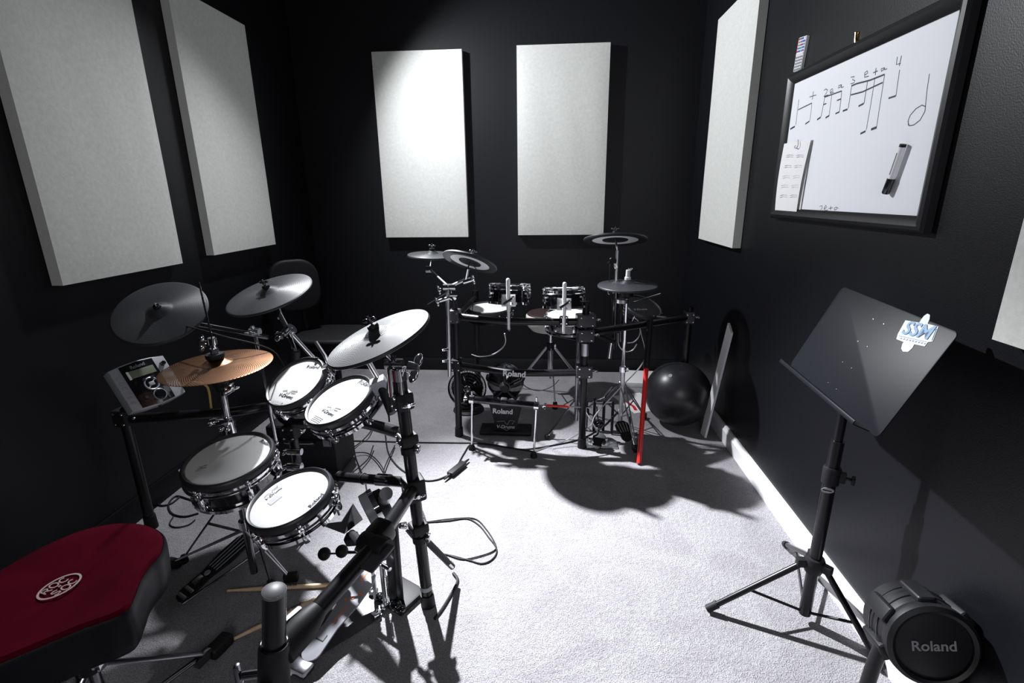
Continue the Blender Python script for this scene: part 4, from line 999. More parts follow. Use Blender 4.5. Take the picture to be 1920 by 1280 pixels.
q = B().tube([hub + V((-.0, 0, -.02)), at(801, 570, y=2.6)], .0035, 8); q.build('memory_rod', 'dark_chrome', s2)
k_ = at(843, 558, y=2.54); q = B().tube([k_, at(824, 564, y=2.53)], .010, 12); wing_nut(q, frame(at(822, 565, y=2.53), (-1, 0, -.3)), 1.0); q.box((.04, .03, .004), Matrix.Translation(k_ + V((.02, 0, .008)))); q.build('height_clamp', 'chrome', s2)
B().tube([at(850, 560, y=2.57), lt], .016, 16).build('socket', 'matt_black', s2)
for py_ in (655, 676): 
    q = B(); p_ = at(841, py_, y=2.54); q.tube([p_, p_ + V((-.02, -.01, 0))], .007, 10); wing_nut(q, frame(p_ + V((-.022, -.01, 0)), (-1, -.2, 0)), .8); q.build('wing_screw', 'chrome', s2)
# tall boom stand between the far kit and the hi-hat
s3 = thing('cymbal_stand', 'tall chrome pole clamped to the right of the far kit under the highest cymbal pad', 'cymbal stand', at(1152, 690, y=2.62), 'chrome cymbal stands of the far kit')
e_t, e_m, e_b = at(1157, 470, y=2.72), at(1155, 545, y=2.66), at(1151, 655, y=2.62)
B().tube([e_t, e_m], .0075, 12).build('upper_tube', 'satin_chrome', s3)
B().tube([e_m, e_b], .0125, 14).build('lower_tube', 'dark_chrome', s3)
B().tube([e_m + V((.03, .01, -.02)), at(1163, 640, y=2.66)], .0095, 14).build('side_tube', 'dark_chrome', s3)
q = B().tube([e_m + V((-.02, 0, 0)), e_m + V((.06, 0, .004))], .016, 18); q.tube([e_m + V((.06, 0, .004)), e_m + V((.062, 0, .02))], .010, 12); wing_nut(q, frame(e_m + V((-.03, 0, 0)), (-1, 0, 0)), 1.0); q.build('boom_clamp', 'chrome', s3)
e_k = at(1149, 489, y=2.70)
q = B().tube([e_k + V((0, -.014, 0)), e_k + V((0, .014, 0))], .019, 20); q.tube([e_k, at(1139, 492, y=2.70)], .004, 8); q.tube([e_k, at(1155, 503, y=2.69)], .011, 10); q.build('tilter', 'chrome', s3)
B().tube([e_t, bCc + V((0, 0, .02))], .005, 10).build('cymbal_rod', 'chrome', s3)
B().tube([at(1112, 625, y=2.55), at(1151, 640, y=2.61)], .012, 14).build('rack_bracket', 'matt_black', s3)
B().tube([at(1146, 643, y=2.58), at(1142, 672, y=2.56)], .011, 14).build('memory_tube', 'satin_chrome', s3)
# hi-hat stand
hb2 = V((at(1161, 790, z=0).x, 2.70, 0)); hb2 = V((.425, 2.68, 0))
h2 = thing('hi_hat_stand', 'chrome tripod hi-hat stand of the far kit', 'hi-hat stand', hb2, 'hi-hat stands')
B().tube([hb2 + V((0, 0, .38)), bDc + V((0, .0, -.02))], .0095, 14).build('upper_tube', 'chrome', h2)
B().tube([hb2 + V((0, 0, .05)), hb2 + V((0, 0, .40))], .0135, 16).build('lower_tube', 'satin_chrome', h2)
collar(h2, hb2 + V((0, 0, .39)), (0, 0, 1), .020, .03, 'chrome')
B().lathe([(.010, .0), (.030, 0), (.032, -.05), (.018, -.06), (.010, -.06)], Matrix.Translation(bDc + V((0, 0, -.02))), 24).build('hat_sensor', 'matt_black', h2)
B().lathe([(0, .0), (.034, 0), (.034, -.018), (0, -.018)], Matrix.Translation(bDc + V((-.02, 0, -.085))), 24).build('sensor_base', 'satin_chrome', h2)
for f in (at(1191, 845, z=0), at(1206, 785, z=0), at(1098, 775, z=0)):
    top = hb2 + V((0, 0, .31)); low = hb2 + V((0, 0, .10)); u = (f - hb2).normalized(); w = V((-u.y, u.x, 0)); q = B()
    for s in (-1, 1):
        q.tube([top + w * .014 * s, f + V((0, 0, .03)) + w * .004 * s], .004, 8)
    q.tube([low, hb2.lerp(f, .5) + V((0, 0, .16))], .004, 8)
    l = q.build('leg', 'satin_chrome' if f.y < 2.6 else 'dark_chrome', h2)
    B().box((.045, .026, .036), frame(f + V((0, 0, .018)), (0, 0, 1), u), .006).build('rubber_foot', 'rubber', l)
fbh = footboard(h2, at(1178, 828, z=.02), at(1162, 790, z=.10), .07, .085, rib='satin_chrome')
for s in (-.05, .05): B().box((.012, .014, .11), Matrix.Translation(hb2 + V((s, -.03, .06))), .003).build('frame_post', 'matt_black', h2)

# toms of the far kit seen side on
GT2 = 'small chrome hooped tom pads of the far kit'
for nm, c2, n2 in (('chrome hooped tom pad of the far kit, left of its twin, seen side on', at(956.5, 534, y=2.46), V((0.02, .16, .985))), ('chrome hooped tom pad of the far kit, right of its twin, above the throne', at(1057, 541, y=2.46), V((-.02, .13, .99)))):
    t, Mx = drum(nm, c2, n2, .107, .092, 6, PI / 6, 'chrome', 'gloss_black', group=GT2, rim=False, lug_len=.03)
    f_ = c2 + V((0, -.112, -.055))
    B().box((.068, .016, .060), Matrix.Translation(f_ + V((0, .004, 0))), .003).build('mounting_plate', 'satin_chrome', t)
    q = B().tube([f_ + V((0, -.014, .10)), f_ + V((0, -.014, -.05))], .0095, 14); q.tube([f_ + V((0, -.014, -.05)), f_ + V((0, -.014, -.14))], .0075, 12); q.ball(f_ + V((0, -.014, .10)), .0095); q.build('mounting_rod', 'brushed_steel', t)
    q = B().tube([f_ + V((-.02, -.024, -.012)), f_ + V((.024, -.024, .018))], .0065, 10); q.ball(f_ + V((.024, -.024, .018)), .008); q.build('wing_screw', 'chrome', t)
ftc = at(918, 577, y=2.92)
drum('low floor tom pad of the far kit behind the upper rail', ftc, (0, -.06, 1), .135, .07, 6, 0, 'rack_black', 'gloss_black', name='floor_tom_pad', xh=(1, 0, 0))
snc = at(1066, 590, y=2.62)
sd2, _ = drum('white headed snare drum pad of the far kit with chrome hoops', snc, (0, -.05, 1), .125, .085, 8, .2, 'chrome', 'gloss_black', name='snare_drum', rim=False, lug_len=.03)
# stand for it
st = thing('snare_stand', 'snare stand of the far kit half hidden behind the right rack post', 'stand', (snc.x, snc.y, 0))
cyl(V((snc.x + .055, snc.y, .10)), V((snc.x + .055, snc.y, snc.z - .12)), .011).build('pole', 'dark_chrome', st)
for a in (75, 195, 330):
    a = math.radians(a); u = V((math.cos(a), math.sin(a), 0)); p0 = V((snc.x + .055, snc.y, 0))
    B().tube([p0 + V((0, 0, snc.z - .14)), V((snc.x, snc.y, 0)) + u * .11 + V((0, 0, snc.z - .10)), V((snc.x, snc.y, 0)) + u * .124 + V((0, 0, snc.z - .07))], .005, 8).build('basket_arm', 'dark_chrome', st)
    l = B().tube([p0 + V((0, 0, .24)), p0 + u * .17 + V((0, 0, .015))], .006, 8, flat=.6).build('leg', 'dark_chrome', st)
    B().ball(p0 + u * .17 + V((0, 0, .015)), .015).build('rubber_foot', 'rubber', l)
# throne of the far kit
tc = at(1033, 584, y=3.24); tz = tc.z
t2h = thing('drum_throne', 'round drum throne with maroon top and cream side behind the far kit', 'drum throne', (tc.x, tc.y, 0), 'drum thrones')
MT = Matrix.Translation((tc.x, tc.y, 0)); R_ = .165
B().lathe([(0, tz + .006), (R_ * .6, tz + .004), (R_ * .92, tz - .006), (R_ * .96, tz - .014)], MT, 64).build('seat_top', 'maroon', t2h)
B().lathe([(R_ * .96, tz - .014), (R_, tz - .024), (R_ * 1.0, tz - .05), (R_ * .93, tz - .095), (R_ * .78, tz - .12), (0, tz - .125)], MT, 64).build('seat_side', 'white_vinyl', t2h)
B().lathe([(.011, .12), (.011, tz - .12)], MT, 20).build('pole', 'chrome', t2h)
B().lathe([(.018, .16), (.018, tz - .26), (.011, tz - .25)], MT, 24).build('pole_sleeve', 'satin_chrome', t2h)
collar(t2h, V((tc.x, tc.y, tz - .24)), (0, 0, 1), .026, .045, 'matt_black')
for f in (V((.055, 3.0, 0)), V((tc.x - .24, tc.y + .10, 0)), V((tc.x + .24, tc.y + .12, 0))):
    p0 = V((tc.x, tc.y, 0)); u = (f - p0).normalized(); q = B()
    q.tube([p0 + V((0, 0, tz - .25)), p0 + V((0, 0, tz - .25)) + u * .03, f + V((0, 0, .03))], .010, 8, flat=.45); q.tube([p0 + V((0, 0, .14)), p0.lerp(f, .62) + V((0, 0, .17))], .007, 8, flat=.5)
    l = q.build('leg', 'satin_chrome', t2h); B().lathe([(0, .045), (.013, .045), (.019, .012), (.017, 0), (0, 0)], Matrix.Translation(f), 16).build('rubber_foot', 'rubber', l)

# kick pad of the far kit
ky = 2.63; k0 = V(((at(925, 812, z=0).x + at(972, 812, z=0).x) / 2, ky, 0))
k2 = thing('kick_pad', 'black kick pad of the far kit with white lettering on its tower', 'kick pad', k0, 'kick pads')
B().box((.30, .12, .024), Matrix.Translation(k0 + V((.0, .03, .014))), .008).build('base_plate', 'matt_black', k2)
ztop = at(945, 757, y=ky).z; zbot = .02
pr_ = [(-.066, zbot), (.066, zbot), (.072, ztop * .45), (.098, ztop), (-.092, ztop), (-.066, ztop * .45)]
B().prism(pr_, -.012, .012, Matrix.Translation(k0) @ Matrix.Rotation(PI / 2, 4, 'X'), .004).build('tower_plate', 'matt_black', k2)
yt = ky - .0135
text('Roland', at(924, 774, y=yt), at(961, 776, y=yt), (0, -1, 0), 'print_white', k2, 'brand_print', bold=.03)
text('V-Drums', at(932, 802, y=yt), at(965, 803, y=yt), (0, -1, 0), 'print_white', k2, 'emblem_print', bold=.0, shear=.2)
q = B()
for s in ([(932, 790), (945, 789), (949, 795), (953, 795)], [(951, 796), (956, 788), (965, 789), (960, 795)], [(944, 803), (950, 807), (956, 803)]): q.ribbon([at(*p_, y=yt - .0006) for p_ in s], .0028, (0, -1, 0))
q.ribbon([at(943, 810, y=yt - .0006), at(952, 810, y=yt - .0006)], .003, (0, -1, 0)); q.build('emblem_wings', 'print_dim', k2)
kc = at(947, 722, y=ky + .02); KR = .105
KX = frame(kc, (0, -1, -.12))
B().lathe([(0, .030), (.030, .030), (.034, .022), (KR * .62, .010), (KR * .9, -.006), (KR, -.03), (KR, -.08), (KR * .97, -.085), (0, -.085)], KX, 48).build('pad_shell', 'gloss_black', k2)
B().lathe([(0, .040), (.020, .040), (.028, .032), (.028, .02), (0, .02)], KX, 30).build('hub_cap', 'matt_black', k2)
for k in range(5):
    R = KX @ Matrix.Rotation(2 * PI * k / 5 + .3, 4, 'Z')
    B().tube([R @ V((.030, 0, .026)), R @ V((KR * .6, 0, .022)), R @ V((KR * .98, 0, .0)), R @ V((KR * 1.04, 0, -.05))], .009, 10, 4).build('lug_arm', 'rack_black', k2)
    B().box((.018, .020, .03), R @ Matrix.Translation((KR * 1.03, 0, -.035)), .005).build('lug', 'dark_chrome', k2)
# bar with two spur legs in front of it
b0, b1 = at(885, 748, y=2.42), at(1006, 760, y=2.385)
sbar = thing('spur_bar', 'black round bar on two thin chrome legs standing before the far kick pad', 'stand', at(944, 850, z=0))
B().tube([b0, b1], .019, 20).build('bar', 'gloss_black', sbar)
B().box((.035, .045, .035), frame(b0.lerp(b1, .50), b1 - b0), .008).build('bar_clamp', 'matt_black', sbar)
for p_, ft_ in ((b0, at(885, 842, z=0)), (b1, at(1001, 856, z=0))):
    q = B().tube([p_ + V((0, -.0, .045)), p_, ft_ + V((0, 0, .02))], .0055, 10); q.build('leg', 'chrome', sbar)
    B().lathe([(0, .030), (.008, .030), (.017, .018), (.019, 0), (0, 0)], Matrix.Translation(ft_), 20).build('rubber_foot', 'rubber', sbar)
    q = B().lathe([(.016, -.012), (.0235, -.012), (.0235, .012), (.016, .012), (.016, -.012)], frame(p_, b1 - b0), 24); wing_nut(q, frame(p_ + (b1 - b0).normalized() * (.035 if p_ is b1 else -.03), (b1 - b0) if p_ is b1 else (b0 - b1)), 1.0); q.build('leg_clamp', 'chrome', sbar)
# double pedal of the far kit
dp = thing('double_pedal', 'black double pedal of the far kit with red linkage shaft', 'pedal', at(1130, 822, z=0), 'double bass drum pedals')
ds0, ds1 = at(1024, 760, y=2.44), at(1066, 762, y=2.46)
B().tube([ds0, ds1], .0065, 12).build('linkage_shaft', 'red_plastic', dp)
B().tube([ds1, at(1110, 764, y=2.50)], .0045, 10).build('shaft_rod', 'dark_chrome', dp)
B().tube([b1 + V((.02, 0, 0)), ds0], .0035, 8).build('shaft_rod', 'satin_chrome', dp)
for i, px in enumerate((1101, 1116, 1134, 1151)):
    p_ = at(px, 822, z=0) + V((0, .10, 0)); h_ = .19 if i != 1 else .21
    B().box((.016, .014, h_), Matrix.Translation(p_ + V((0, 0, h_ / 2))), .003).build('pedal_post', 'matt_black', dp)
pz = at(1101, 822, z=0) + V((0, .10, .18)); pz2 = at(1151, 822, z=0) + V((0, .10, .18))
B().tube([pz, pz2], .006, 12).build('axle', 'chrome', dp)
for c_ in (at(1122, 795, y=2.60), ):
    B().ball(c_, .030, (1, 1, 1), 24).build('beater', 'gloss_black', dp); B().tube([c_, at(1119, 762, y=2.60)], .004, 8).build('beater_rod', 'chrome', dp)
B().box((.17, .09, .008), Matrix.Translation(at(1128, 832, z=.006)), .003).build('base_plate', 'satin_chrome', dp)
for k in range(5): B().box((.018, .022, .020), Matrix.Translation(at(1104 + k * 8, 824 + (k % 2) * 4, z=.02)), .005).build('hoop_clamp', 'chrome', dp)
footboard(dp, at(1118, 842, z=.02), at(1126, 812, z=.08), .05, .07, rib=None, nr=3)
B().tube([at(1132, 746, y=2.62), at(1147, 727, y=2.70)], .010, 12).build('cross_tube', 'dark_chrome', dp)
B().tube([at(1115, 752, y=2.58), at(1132, 746, y=2.62)], .006, 10).build('hinge_rod', 'chrome', dp)

# desk fan
fc_ = at(876, 728, y=2.93); FNn = V((.12, -.97, .20)).normalized(); FX = frame(fc_, FNn)
fz = fc_.z
fn_ = thing('desk_fan', 'small black desk fan with chrome hub badge behind the far rack', 'fan', (fc_.x, fc_.y, 0))
FR = .118
q = B(); q.ring(FR, .005, FX @ Matrix.Translation((0, 0, .0)), 48, 8); q.ring(FR * .99, .004, FX @ Matrix.Translation((0, 0, -.03)), 48, 8)
for s_ in (.3, .45, .6, .75, .88): q.ring(FR * s_, .0013, FX @ Matrix.Translation((0, 0, .026 * (1 - s_ ** 2))), 40, 5)
for k in range(40):
    a = 2 * PI * k / 40; u = V((math.cos(a), math.sin(a), 0))
    q.tube([FX @ (u * FR * s_ + V((0, 0, .026 * (1 - s_ ** 2)))) for s_ in (.2, .5, .75, 1)], .0012, 5)
    q.tube([FX @ (u * FR + V((0, 0, 0))), FX @ (u * FR * .95 + V((0, 0, -.05))), FX @ (u * FR * .4 + V((0, 0, -.062)))], .0012, 5)
q.build('grille', 'gloss_black', fn_)
B().lathe([(0, .030), (.019, .029), (.022, .026), (.022, .022), (0, .022)], FX, 30).build('hub_badge', 'chrome', fn_)
B().lathe([(0, -.05), (.04, -.055), (.045, -.07), (.035, -.13), (.02, -.14), (0, -.14)], FX, 30).build('motor_housing', 'matt_black', fn_)
for k in range(5):
    R = FX @ Matrix.Rotation(2 * PI * k / 5, 4, 'Z') @ Matrix.Translation((0, 0, -.02)); b = B(); g = []
    for i in range(6):
        rr = .02 + (FR * .86 - .02) * i / 5; wd = .5 + .15 * i / 5
        g.append([b.bm.verts.new(R @ V((rr * math.cos(t_), rr * math.sin(t_), -.012 + .024 * j / 4))) for j, t_ in enumerate([-wd + wd * 2 * j / 4 for j in range(5)])])
    for i in range(5):
        for j in range(4): b.bm.faces.new((g[i][j], g[i][j + 1], g[i + 1][j + 1], g[i + 1][j]))
    bmesh.ops.solidify(b.bm, geom=b.bm.faces[:], thickness=.002); b.build('blade', 'matt_black', fn_)
q = B().lathe([(0, .016), (.085, .016), (.098, .008), (.10, 0), (0, 0)], Matrix.Translation((fc_.x, fc_.y + .03, 0)), 40); q.build('base', 'matt_black', fn_)
bk_ = FX @ V((0, 0, -.09)); B().tube([V((fc_.x, fc_.y + .06, .01)), V((bk_.x, bk_.y + .02, .07)), bk_], .013, 14, 5).build('neck', 'matt_black', fn_)

# things at the back right
bx0 = at(1151, 689, z=.035); 
bxm = B().box((.36, .27, .035), Matrix.Translation((.735, 3.52, .0185)) @ Matrix.Rotation(-.08, 4, 'Z'), .003)
bxo = single(bxm, 'flat_box', 'paper', 'flat white box lying on the carpet against the back wall', 'box', (.735, 3.52, .001))
bc = V((.775, 2.82, .191))
bl_ = thing('exercise_ball', 'glossy black ball on the carpet by the right wall behind the red rod', 'ball', (bc.x, bc.y, 0))
B().ball(bc, .190, (1, 1, 1), 64).build('ball_skin', 'ball_black', bl_)
B().lathe([(0, .002), (.011, .0018), (.013, -.002), (0, -.002)], frame(bc + V((-.40, -.5, .768)).normalized() * .190, (-.40, -.5, .768)), 20).build('air_plug', 'grey_plastic', bl_)
sh = B().box((.21, .297, .001), Matrix.Translation((.60, 3.12, .0015)) @ Matrix.Rotation(.35, 4, 'Z'))
s4 = thing('paper_sheet', 'white sheet of paper with a red mark on the carpet behind the hi-hat stand', 'paper', (.60, 3.12, 0))
sh.build('sheet', 'paper', s4)
q = B(); q.ribbon([V((.53, 3.13, .0022)), V((.565, 3.05, .0022)), V((.57, 2.99, .0022))], .020, (0, 0, 1)); q.build('red_mark', 'red_plastic', s4)
wbd = B().prism([(-.03, 0), (.03, 0), (.03, .62), (-.03, .66)], 0, .012, frame(V((.90, 2.66, .001)), (-1, -.10, .13), (0, -1, 0)))
single(wbd, 'foam_board', 'paper', 'narrow white foam board leaning on the right wall', 'board', (.90, 2.66, .001))
# red rod leaning on the side rail
rt0, rt1 = at(1198, 868, z=.008), None
tgt = arm0 + a_d * ((at(1238, 603, y=arm1.y) - arm0).dot(a_d))
tgt = arm0 + a_d * .42
tgt = tgt + V((.0, -.030, .012)) ; dd_ = (tgt - rt0).normalized()
rdt = thing('rod', 'long red plastic rod with black grip leaning on the far rack', 'rod', rt0)
Lr = (tgt - rt0).length
B().tube([rt0, rt0 + dd_ * (Lr * .66)], .0125, 16).build('red_tube', 'red_plastic', rdt)
B().tube([rt0 + dd_ * (Lr * .66), rt0 + dd_ * (Lr * 1.02)], .0165, 18).build('grip', 'matt_black', rdt)
# guitar-case like second pad seen at right of the hi-hat
d3 = at(1205, 575, y=2.98)
dk, _ = drum('black drum pad mounted behind the far hi-hat on the side rail', d3, (.25, -.35, .9), .12, .07, 6, 0, 'rack_black', 'gloss_black', name='tom_pad')
for o_ in dk.children:
    if o_.name.startswith('mesh_head'): o_.data.materials[0] = M['matt_black']
pn = V((.25, -.35, .9)).normalized(); pt = d3 + pn * .002
text('V-Drums', on_plane(1190, 582, pt, pn), on_plane(1214, 581, pt, pn), pn, 'print_dim', dk, 'emblem_print', shear=.2)
B().tube([at(1188, 566, y=2.9), at(1238, 551, y=2.95)], .007, 12).build('mounting_rod', 'chrome', dk)
B().tube([d3 - pn * .06, arm0 + a_d * .62], .010, 12).build('support_arm', 'matt_black', dk)
# ================================================================== music stand
mp = at(1506, 1163, z=0)
ms = thing('music_stand', 'black tripod music stand with wide tilted desk and a white sticker', 'music stand', mp)
pw, ph_ = .485, .29
pcn = V((.850, 1.372, .905)); pn = V((-.915, .010, .402)).normalized(); pxd = V((-.026, -.999, -.035)); pxd = (pxd - pn * pxd.dot(pn)).normalized(); pyd = pn.cross(pxd)
PM = Matrix((pxd, pyd, pn)).transposed().to_4x4(); PM.translation = pcn
def rrect(w, h, r, n=6):
    o = []
    for cx_, cy_, a0 in ((w / 2 - r, h / 2 - r, 0), (-w / 2 + r, h / 2 - r, 90), (-w / 2 + r, -h / 2 + r, 180), (w / 2 - r, -h / 2 + r, 270)):
        for k in range(n + 1): a = math.radians(a0 + 90 * k / n); o.append((cx_ + r * math.cos(a), cy_ + r * math.sin(a)))
    return o
mat('desk_black', (.0095, .010, .013), .38, spec=.08)
B().prism(rrect(pw, ph_, .016), -.003, 0, PM, .001).build('desk', 'desk_black', ms)
lip = B().box((pw * .90, .003, .045), PM @ Matrix.Translation((-.01, -ph_ / 2 + .001, .022)), .001); lip.box((pw * .90, .010, .003), PM @ Matrix.Translation((-.01, -ph_ / 2 + .006, .044)), .001); lip.build('ledge', 'desk_black', ms)
q = B()
for px, py in ((1637, 598), (1656.5, 607.5), (1608, 640), (1626, 650), (1580, 679), (1596.5, 690.5), (1552.5, 718), (1568, 730)):
    p_ = on_plane(px, py, pcn, pn); q.lathe([(0, .0015), (.002, .001), (.0028, 0), (0, 0)], frame(p_, pn), 10)
q.build('rivets', 'chrome', ms)
# sticker: plate with a drum stick shape through it
def S(x, y, l=.0006): return on_plane(1440 + x / 3.764, 520 + y / 3.764, pcn, pn) + pn * l
def patch(px, m_, nm, l, th=.0006, pr=None):
    b = B(); f0 = [b.bm.verts.new(S(x, y, l)) for x, y in px]; f1 = [b.bm.verts.new(S(x, y, l + th)) for x, y in px]
    b.bm.faces.new(f0); b.bm.faces.new(f1[::-1]); n = len(px)
    for i in range(n): b.bm.faces.new((f0[i], f0[(i + 1) % n], f1[(i + 1) % n], f1[i]))
    return b.build(nm, m_, pr or ms)
sk = patch([(972, 303), (1070, 320), (1085, 295), (1105, 270), (1128, 256), (1145, 265), (1142, 295), (1128, 328), (1205, 348), (1165, 452), (1130, 458), (1108, 487), (1035, 472), (1020, 500), (990, 526), (955, 524), (942, 503), (950, 470), (960, 456), (908, 436), (918, 400)], 'sticker_white', 'sticker', .0004)
text('SSM', S(945, 395, .001), S(1140, 440, .001), pn, 'sticker_blue', sk, 'sticker_letters', bold=.02, shear=.12, height=.034, lift=.0012)
q = B(); q.ribbon([S(1172, 362, .0014), S(1192, 362, .0014), S(1160, 446, .0014)], .0015, pn); q.ribbon([S(925, 412, .0014), S(1120, 455, .0014)], .001, pn); q.build('sticker_outline', 'sticker_blue', sk)
q = B()
for k in range(9): q.ribbon([S(930 + k * 21, 426 + k * 4.6, .0014), S(944 + k * 21, 432 + k * 4.6, .0014)], .004, pn)
q.build('sticker_small_print', 'print_faint', sk)
hubp = at(1514, 1060, y=mp.y - .01); hz = hubp.z
top = pcn - pn * .02 - pyd * .06
pdir = (V((top.x - .02, top.y, top.z)) - mp)
pt_ = at(1577, 795, y=1.365); axm = (pt_ - mp).normalized(); ptop = mp + axm * (pt_ - mp).length * 1.12
B().tube([mp + axm * .60, ptop], .0125, 18).build('inner_tube', 'rack_black', ms)
B().tube([mp + V((0, 0, .03)), mp + axm * .64], .0175, 20).build('outer_tube', 'rack_black', ms)
B().tube([ptop, pcn - pn * .012], .012, 14).build('desk_bracket', 'matt_black', ms)
B().box((.09, .07, .012), PM @ Matrix.Translation((0, -.02, -.010)), .003).build('desk_plate', 'matt_black', ms)
kc_ = alongpx(mp, ptop, 890); Kx = frame(kc_, axm, (1, -.6, 0))
q = B().lathe([(.016, -.028), (.023, -.026), (.024, .02), (.021, .028), (.0125, .028)], Kx, 28); q.box((.02, .016, .035), Kx @ Matrix.Translation((.027, 0, 0)), .005); kn_ = q.build('height_collar', 'matt_black', ms)
q = B().tube([Kx @ V((.03, 0, .0)), Kx @ V((.052, 0, 0))], .005, 10); q.box((.010, .034, .020), Kx @ Matrix.Translation((.054, 0, 0)), .004); q.build('height_knob', 'matt_black', kn_)
lb = alongpx(mp, ptop, 915)
LX = frame(lb, (-.62, -.78, .05)); q = B().lathe([(0, .0215), (.6, .0210)], Matrix(), 4) if False else B()
e_ = [(math.cos(2 * PI * k / 28) * .017, math.sin(2 * PI * k / 28) * .008) for k in range(28)]
q.prism(e_, .0165, .0185, LX @ Matrix.Rotation(.25, 4, 'Z')); q.build('maker_badge', 'grey_plastic', ms)
q = B(); q.ribbon([LX @ V((-.011, -.001, .0188)), LX @ V((.011, .001, .0188))], .004, LX.to_3x3() @ V((0, 0, 1))); q.build('badge_stripe', 'maroon', ms)
hc_ = alongpx(mp, ptop, 1055)
B().lathe([(.017, .022), (.026, .020), (.030, .010), (.030, -.012), (.024, -.030), (.017, -.032)], frame(hc_, axm), 30).build('leg_hub', 'matt_black', ms)
for ft_, name_ in ((at(1327, 1146, z=0), 0), (at(1650, 1256, z=0), 1), (mp + V((.10, .36, 0)), 2)):
    u = V((ft_.x - hc_.x, ft_.y - hc_.y, 0)).normalized(); h0_ = hc_ + u * .035 + V((0, 0, -.004)); f_ = ft_ + V((0, 0, .012))
    l = B().tube([h0_, f_], .0095, 14).build('leg', 'rack_black', ms)
    B().tube([f_ - (f_ - h0_).normalized() * .035, f_ + (f_ - h0_).normalized() * .004], .0125, 16).build('rubber_foot', 'rubber', l)
    B().box((.045, .022, .028), frame(hc_ + u * .030, (0, 0, 1), u), .005).build('hinge_bracket', 'matt_black', ms)
    B().tube([mp + V((0, 0, .035)), h0_.lerp(f_, .56)], .0045, 10).build('brace', 'matt_black', ms)
# ================================================================== kick pad at the lower right
kf = V((0, 0, CAMH)) + (V((1.356, 1.472, -.201)) - V((0, 0, CAMH))) * .665
kfn = V((-.12, -.95, .22)).normalized()
k3 = thing('kick_pad', 'round black kick pad with grey lettering at the lower right, beside the music stand', 'kick pad', (kf.x, kf.y, 0), 'kick pads')
KX = frame(kf, kfn, (1, -.1, 0)); R0 = .098
mat('pad_plastic', (.006, .006, .0075), .45, spec=.35)
B().lathe([(0, -.002), (R0 * .70, -.002), (R0 * .78, -.006), (R0 * .84, -.006)], KX, 64).build('front_disc', 'matt_black', k3)
B().lathe([(R0 * .80, -.010), (R0 * .82, .0), (R0 * .90, .004), (R0 * .99, -.004), (R0, -.016), (R0 * .98, -.03), (R0 * .95, -.034)], KX, 64).build('front_rim', 'pad_plastic', k3)
B().lathe([(R0 * .93, -.02), (R0 * .95, -.036), (R0 * .97, -.070), (R0 * .965, -.073), (R0 * .985, -.076), (R0 * .95, -.125), (R0 * .80, -.140), (0, -.145)], KX, 64).build('drum_shell', 'pad_plastic', k3)
q = B(); q.ring(R0 * .975, .0012, KX @ Matrix.Translation((0, 0, -.055)), 64, 6); q.ring(R0 * .985, .0012, KX @ Matrix.Translation((0, 0, -.088)), 64, 6); q.build('seam_line', 'dark_chrome', k3)
for a in (150, 95, 40, -15, -75, 205):
    R = KX @ Matrix.Rotation(math.radians(a), 4, 'Z')
    l = B().box((.022, .040, .085), R @ Matrix.Translation((R0 * .99, 0, -.062)), .008, 3).build('lug', 'pad_plastic', k3)
    B().box((.012, .026, .018), R @ Matrix.Translation((R0 * 1.02, 0, -.090)), .004, 2).build('lug_cap', 'matt_black', l)
p_ = kf - kfn * .001
text('Roland', on_plane(1710, 1219, p_, kfn), on_plane(1794, 1220, p_, kfn), kfn, 'print_dim', k3, 'brand_print', bold=.02, lift=.0006)
u = KX.to_3x3() @ V((-1, 0, 0))
for s in (-1, 1):
    c0_ = KX @ V((s * R0 * .85, -.02, -.04)); 
    B().tube([c0_, V((c0_.x + (-.012 if s < 0 else .0), c0_.y, c0_.z - .10)), V((c0_.x + (-.012 if s < 0 else 0), c0_.y + .01, .015))], .016, 16, 4).build('stand_leg', 'pad_plastic', k3)
B().box((.24, .15, .020), Matrix.Translation((kf.x - .012, kf.y + .05, .011)), .006).build('base_plate', 'matt_black', k3)

# ================================================================== cables
GC_ = 'black cables across the carpet'
cable('black cable running along the carpet from near kit to far kit', fl((640, 826), (700, 827), (780, 829), (860, 830), (905, 831), (950, 838), (985, 842), (1040, 834), (1090, 822), (1130, 800), (1160, 770)), .0042, group=GC_)
cable('second black cable weaving under the far kick pad legs', fl((1000, 846), (960, 840), (920, 834), (885, 832), (870, 850), (858, 872)), .004, group=GC_)
br = thing('power_adapter', 'black inline power adapter brick on the carpet before the far rack', 'power adapter', at(855, 880, z=0))
p0, p1 = at(843, 890, z=.014), at(870, 868, z=.014); B().box(((p1 - p0).length, .035, .026), frame((p0 + p1) / 2, (0, 0, 1), p1 - p0), .006).build('brick', 'matt_black', br)
for a, b in ((p0, p0 + (p0 - p1) * .35), (p1, p1 + (p1 - p0) * .35)): B().tube([a, b], [.008, .004], 12).build('strain_relief', 'rubber', br)
cable('black cable from the adapter brick towards the near rack post', fl((838, 892), (820, 899), (800, 901), (785, 896), (760, 885), (740, 868), (727, 845), (722, 810)), .0042, group=GC_)
cable('thin cable looping wide over the bright carpet', fl((795, 979), (840, 976), (875, 972), (898, 984), (915, 1005), (931, 1028), (925, 1046), (905, 1056), (880, 1050), (850, 1042), (820, 1036)), .0028, group=GC_)
cable('inner strand of the looping cable on the bright carpet', fl((800, 978), (850, 972), (890, 972), (912, 992), (929, 1020), (926, 1032), (900, 1042), (868, 1048), (840, 1040)), .0026, group=GC_)
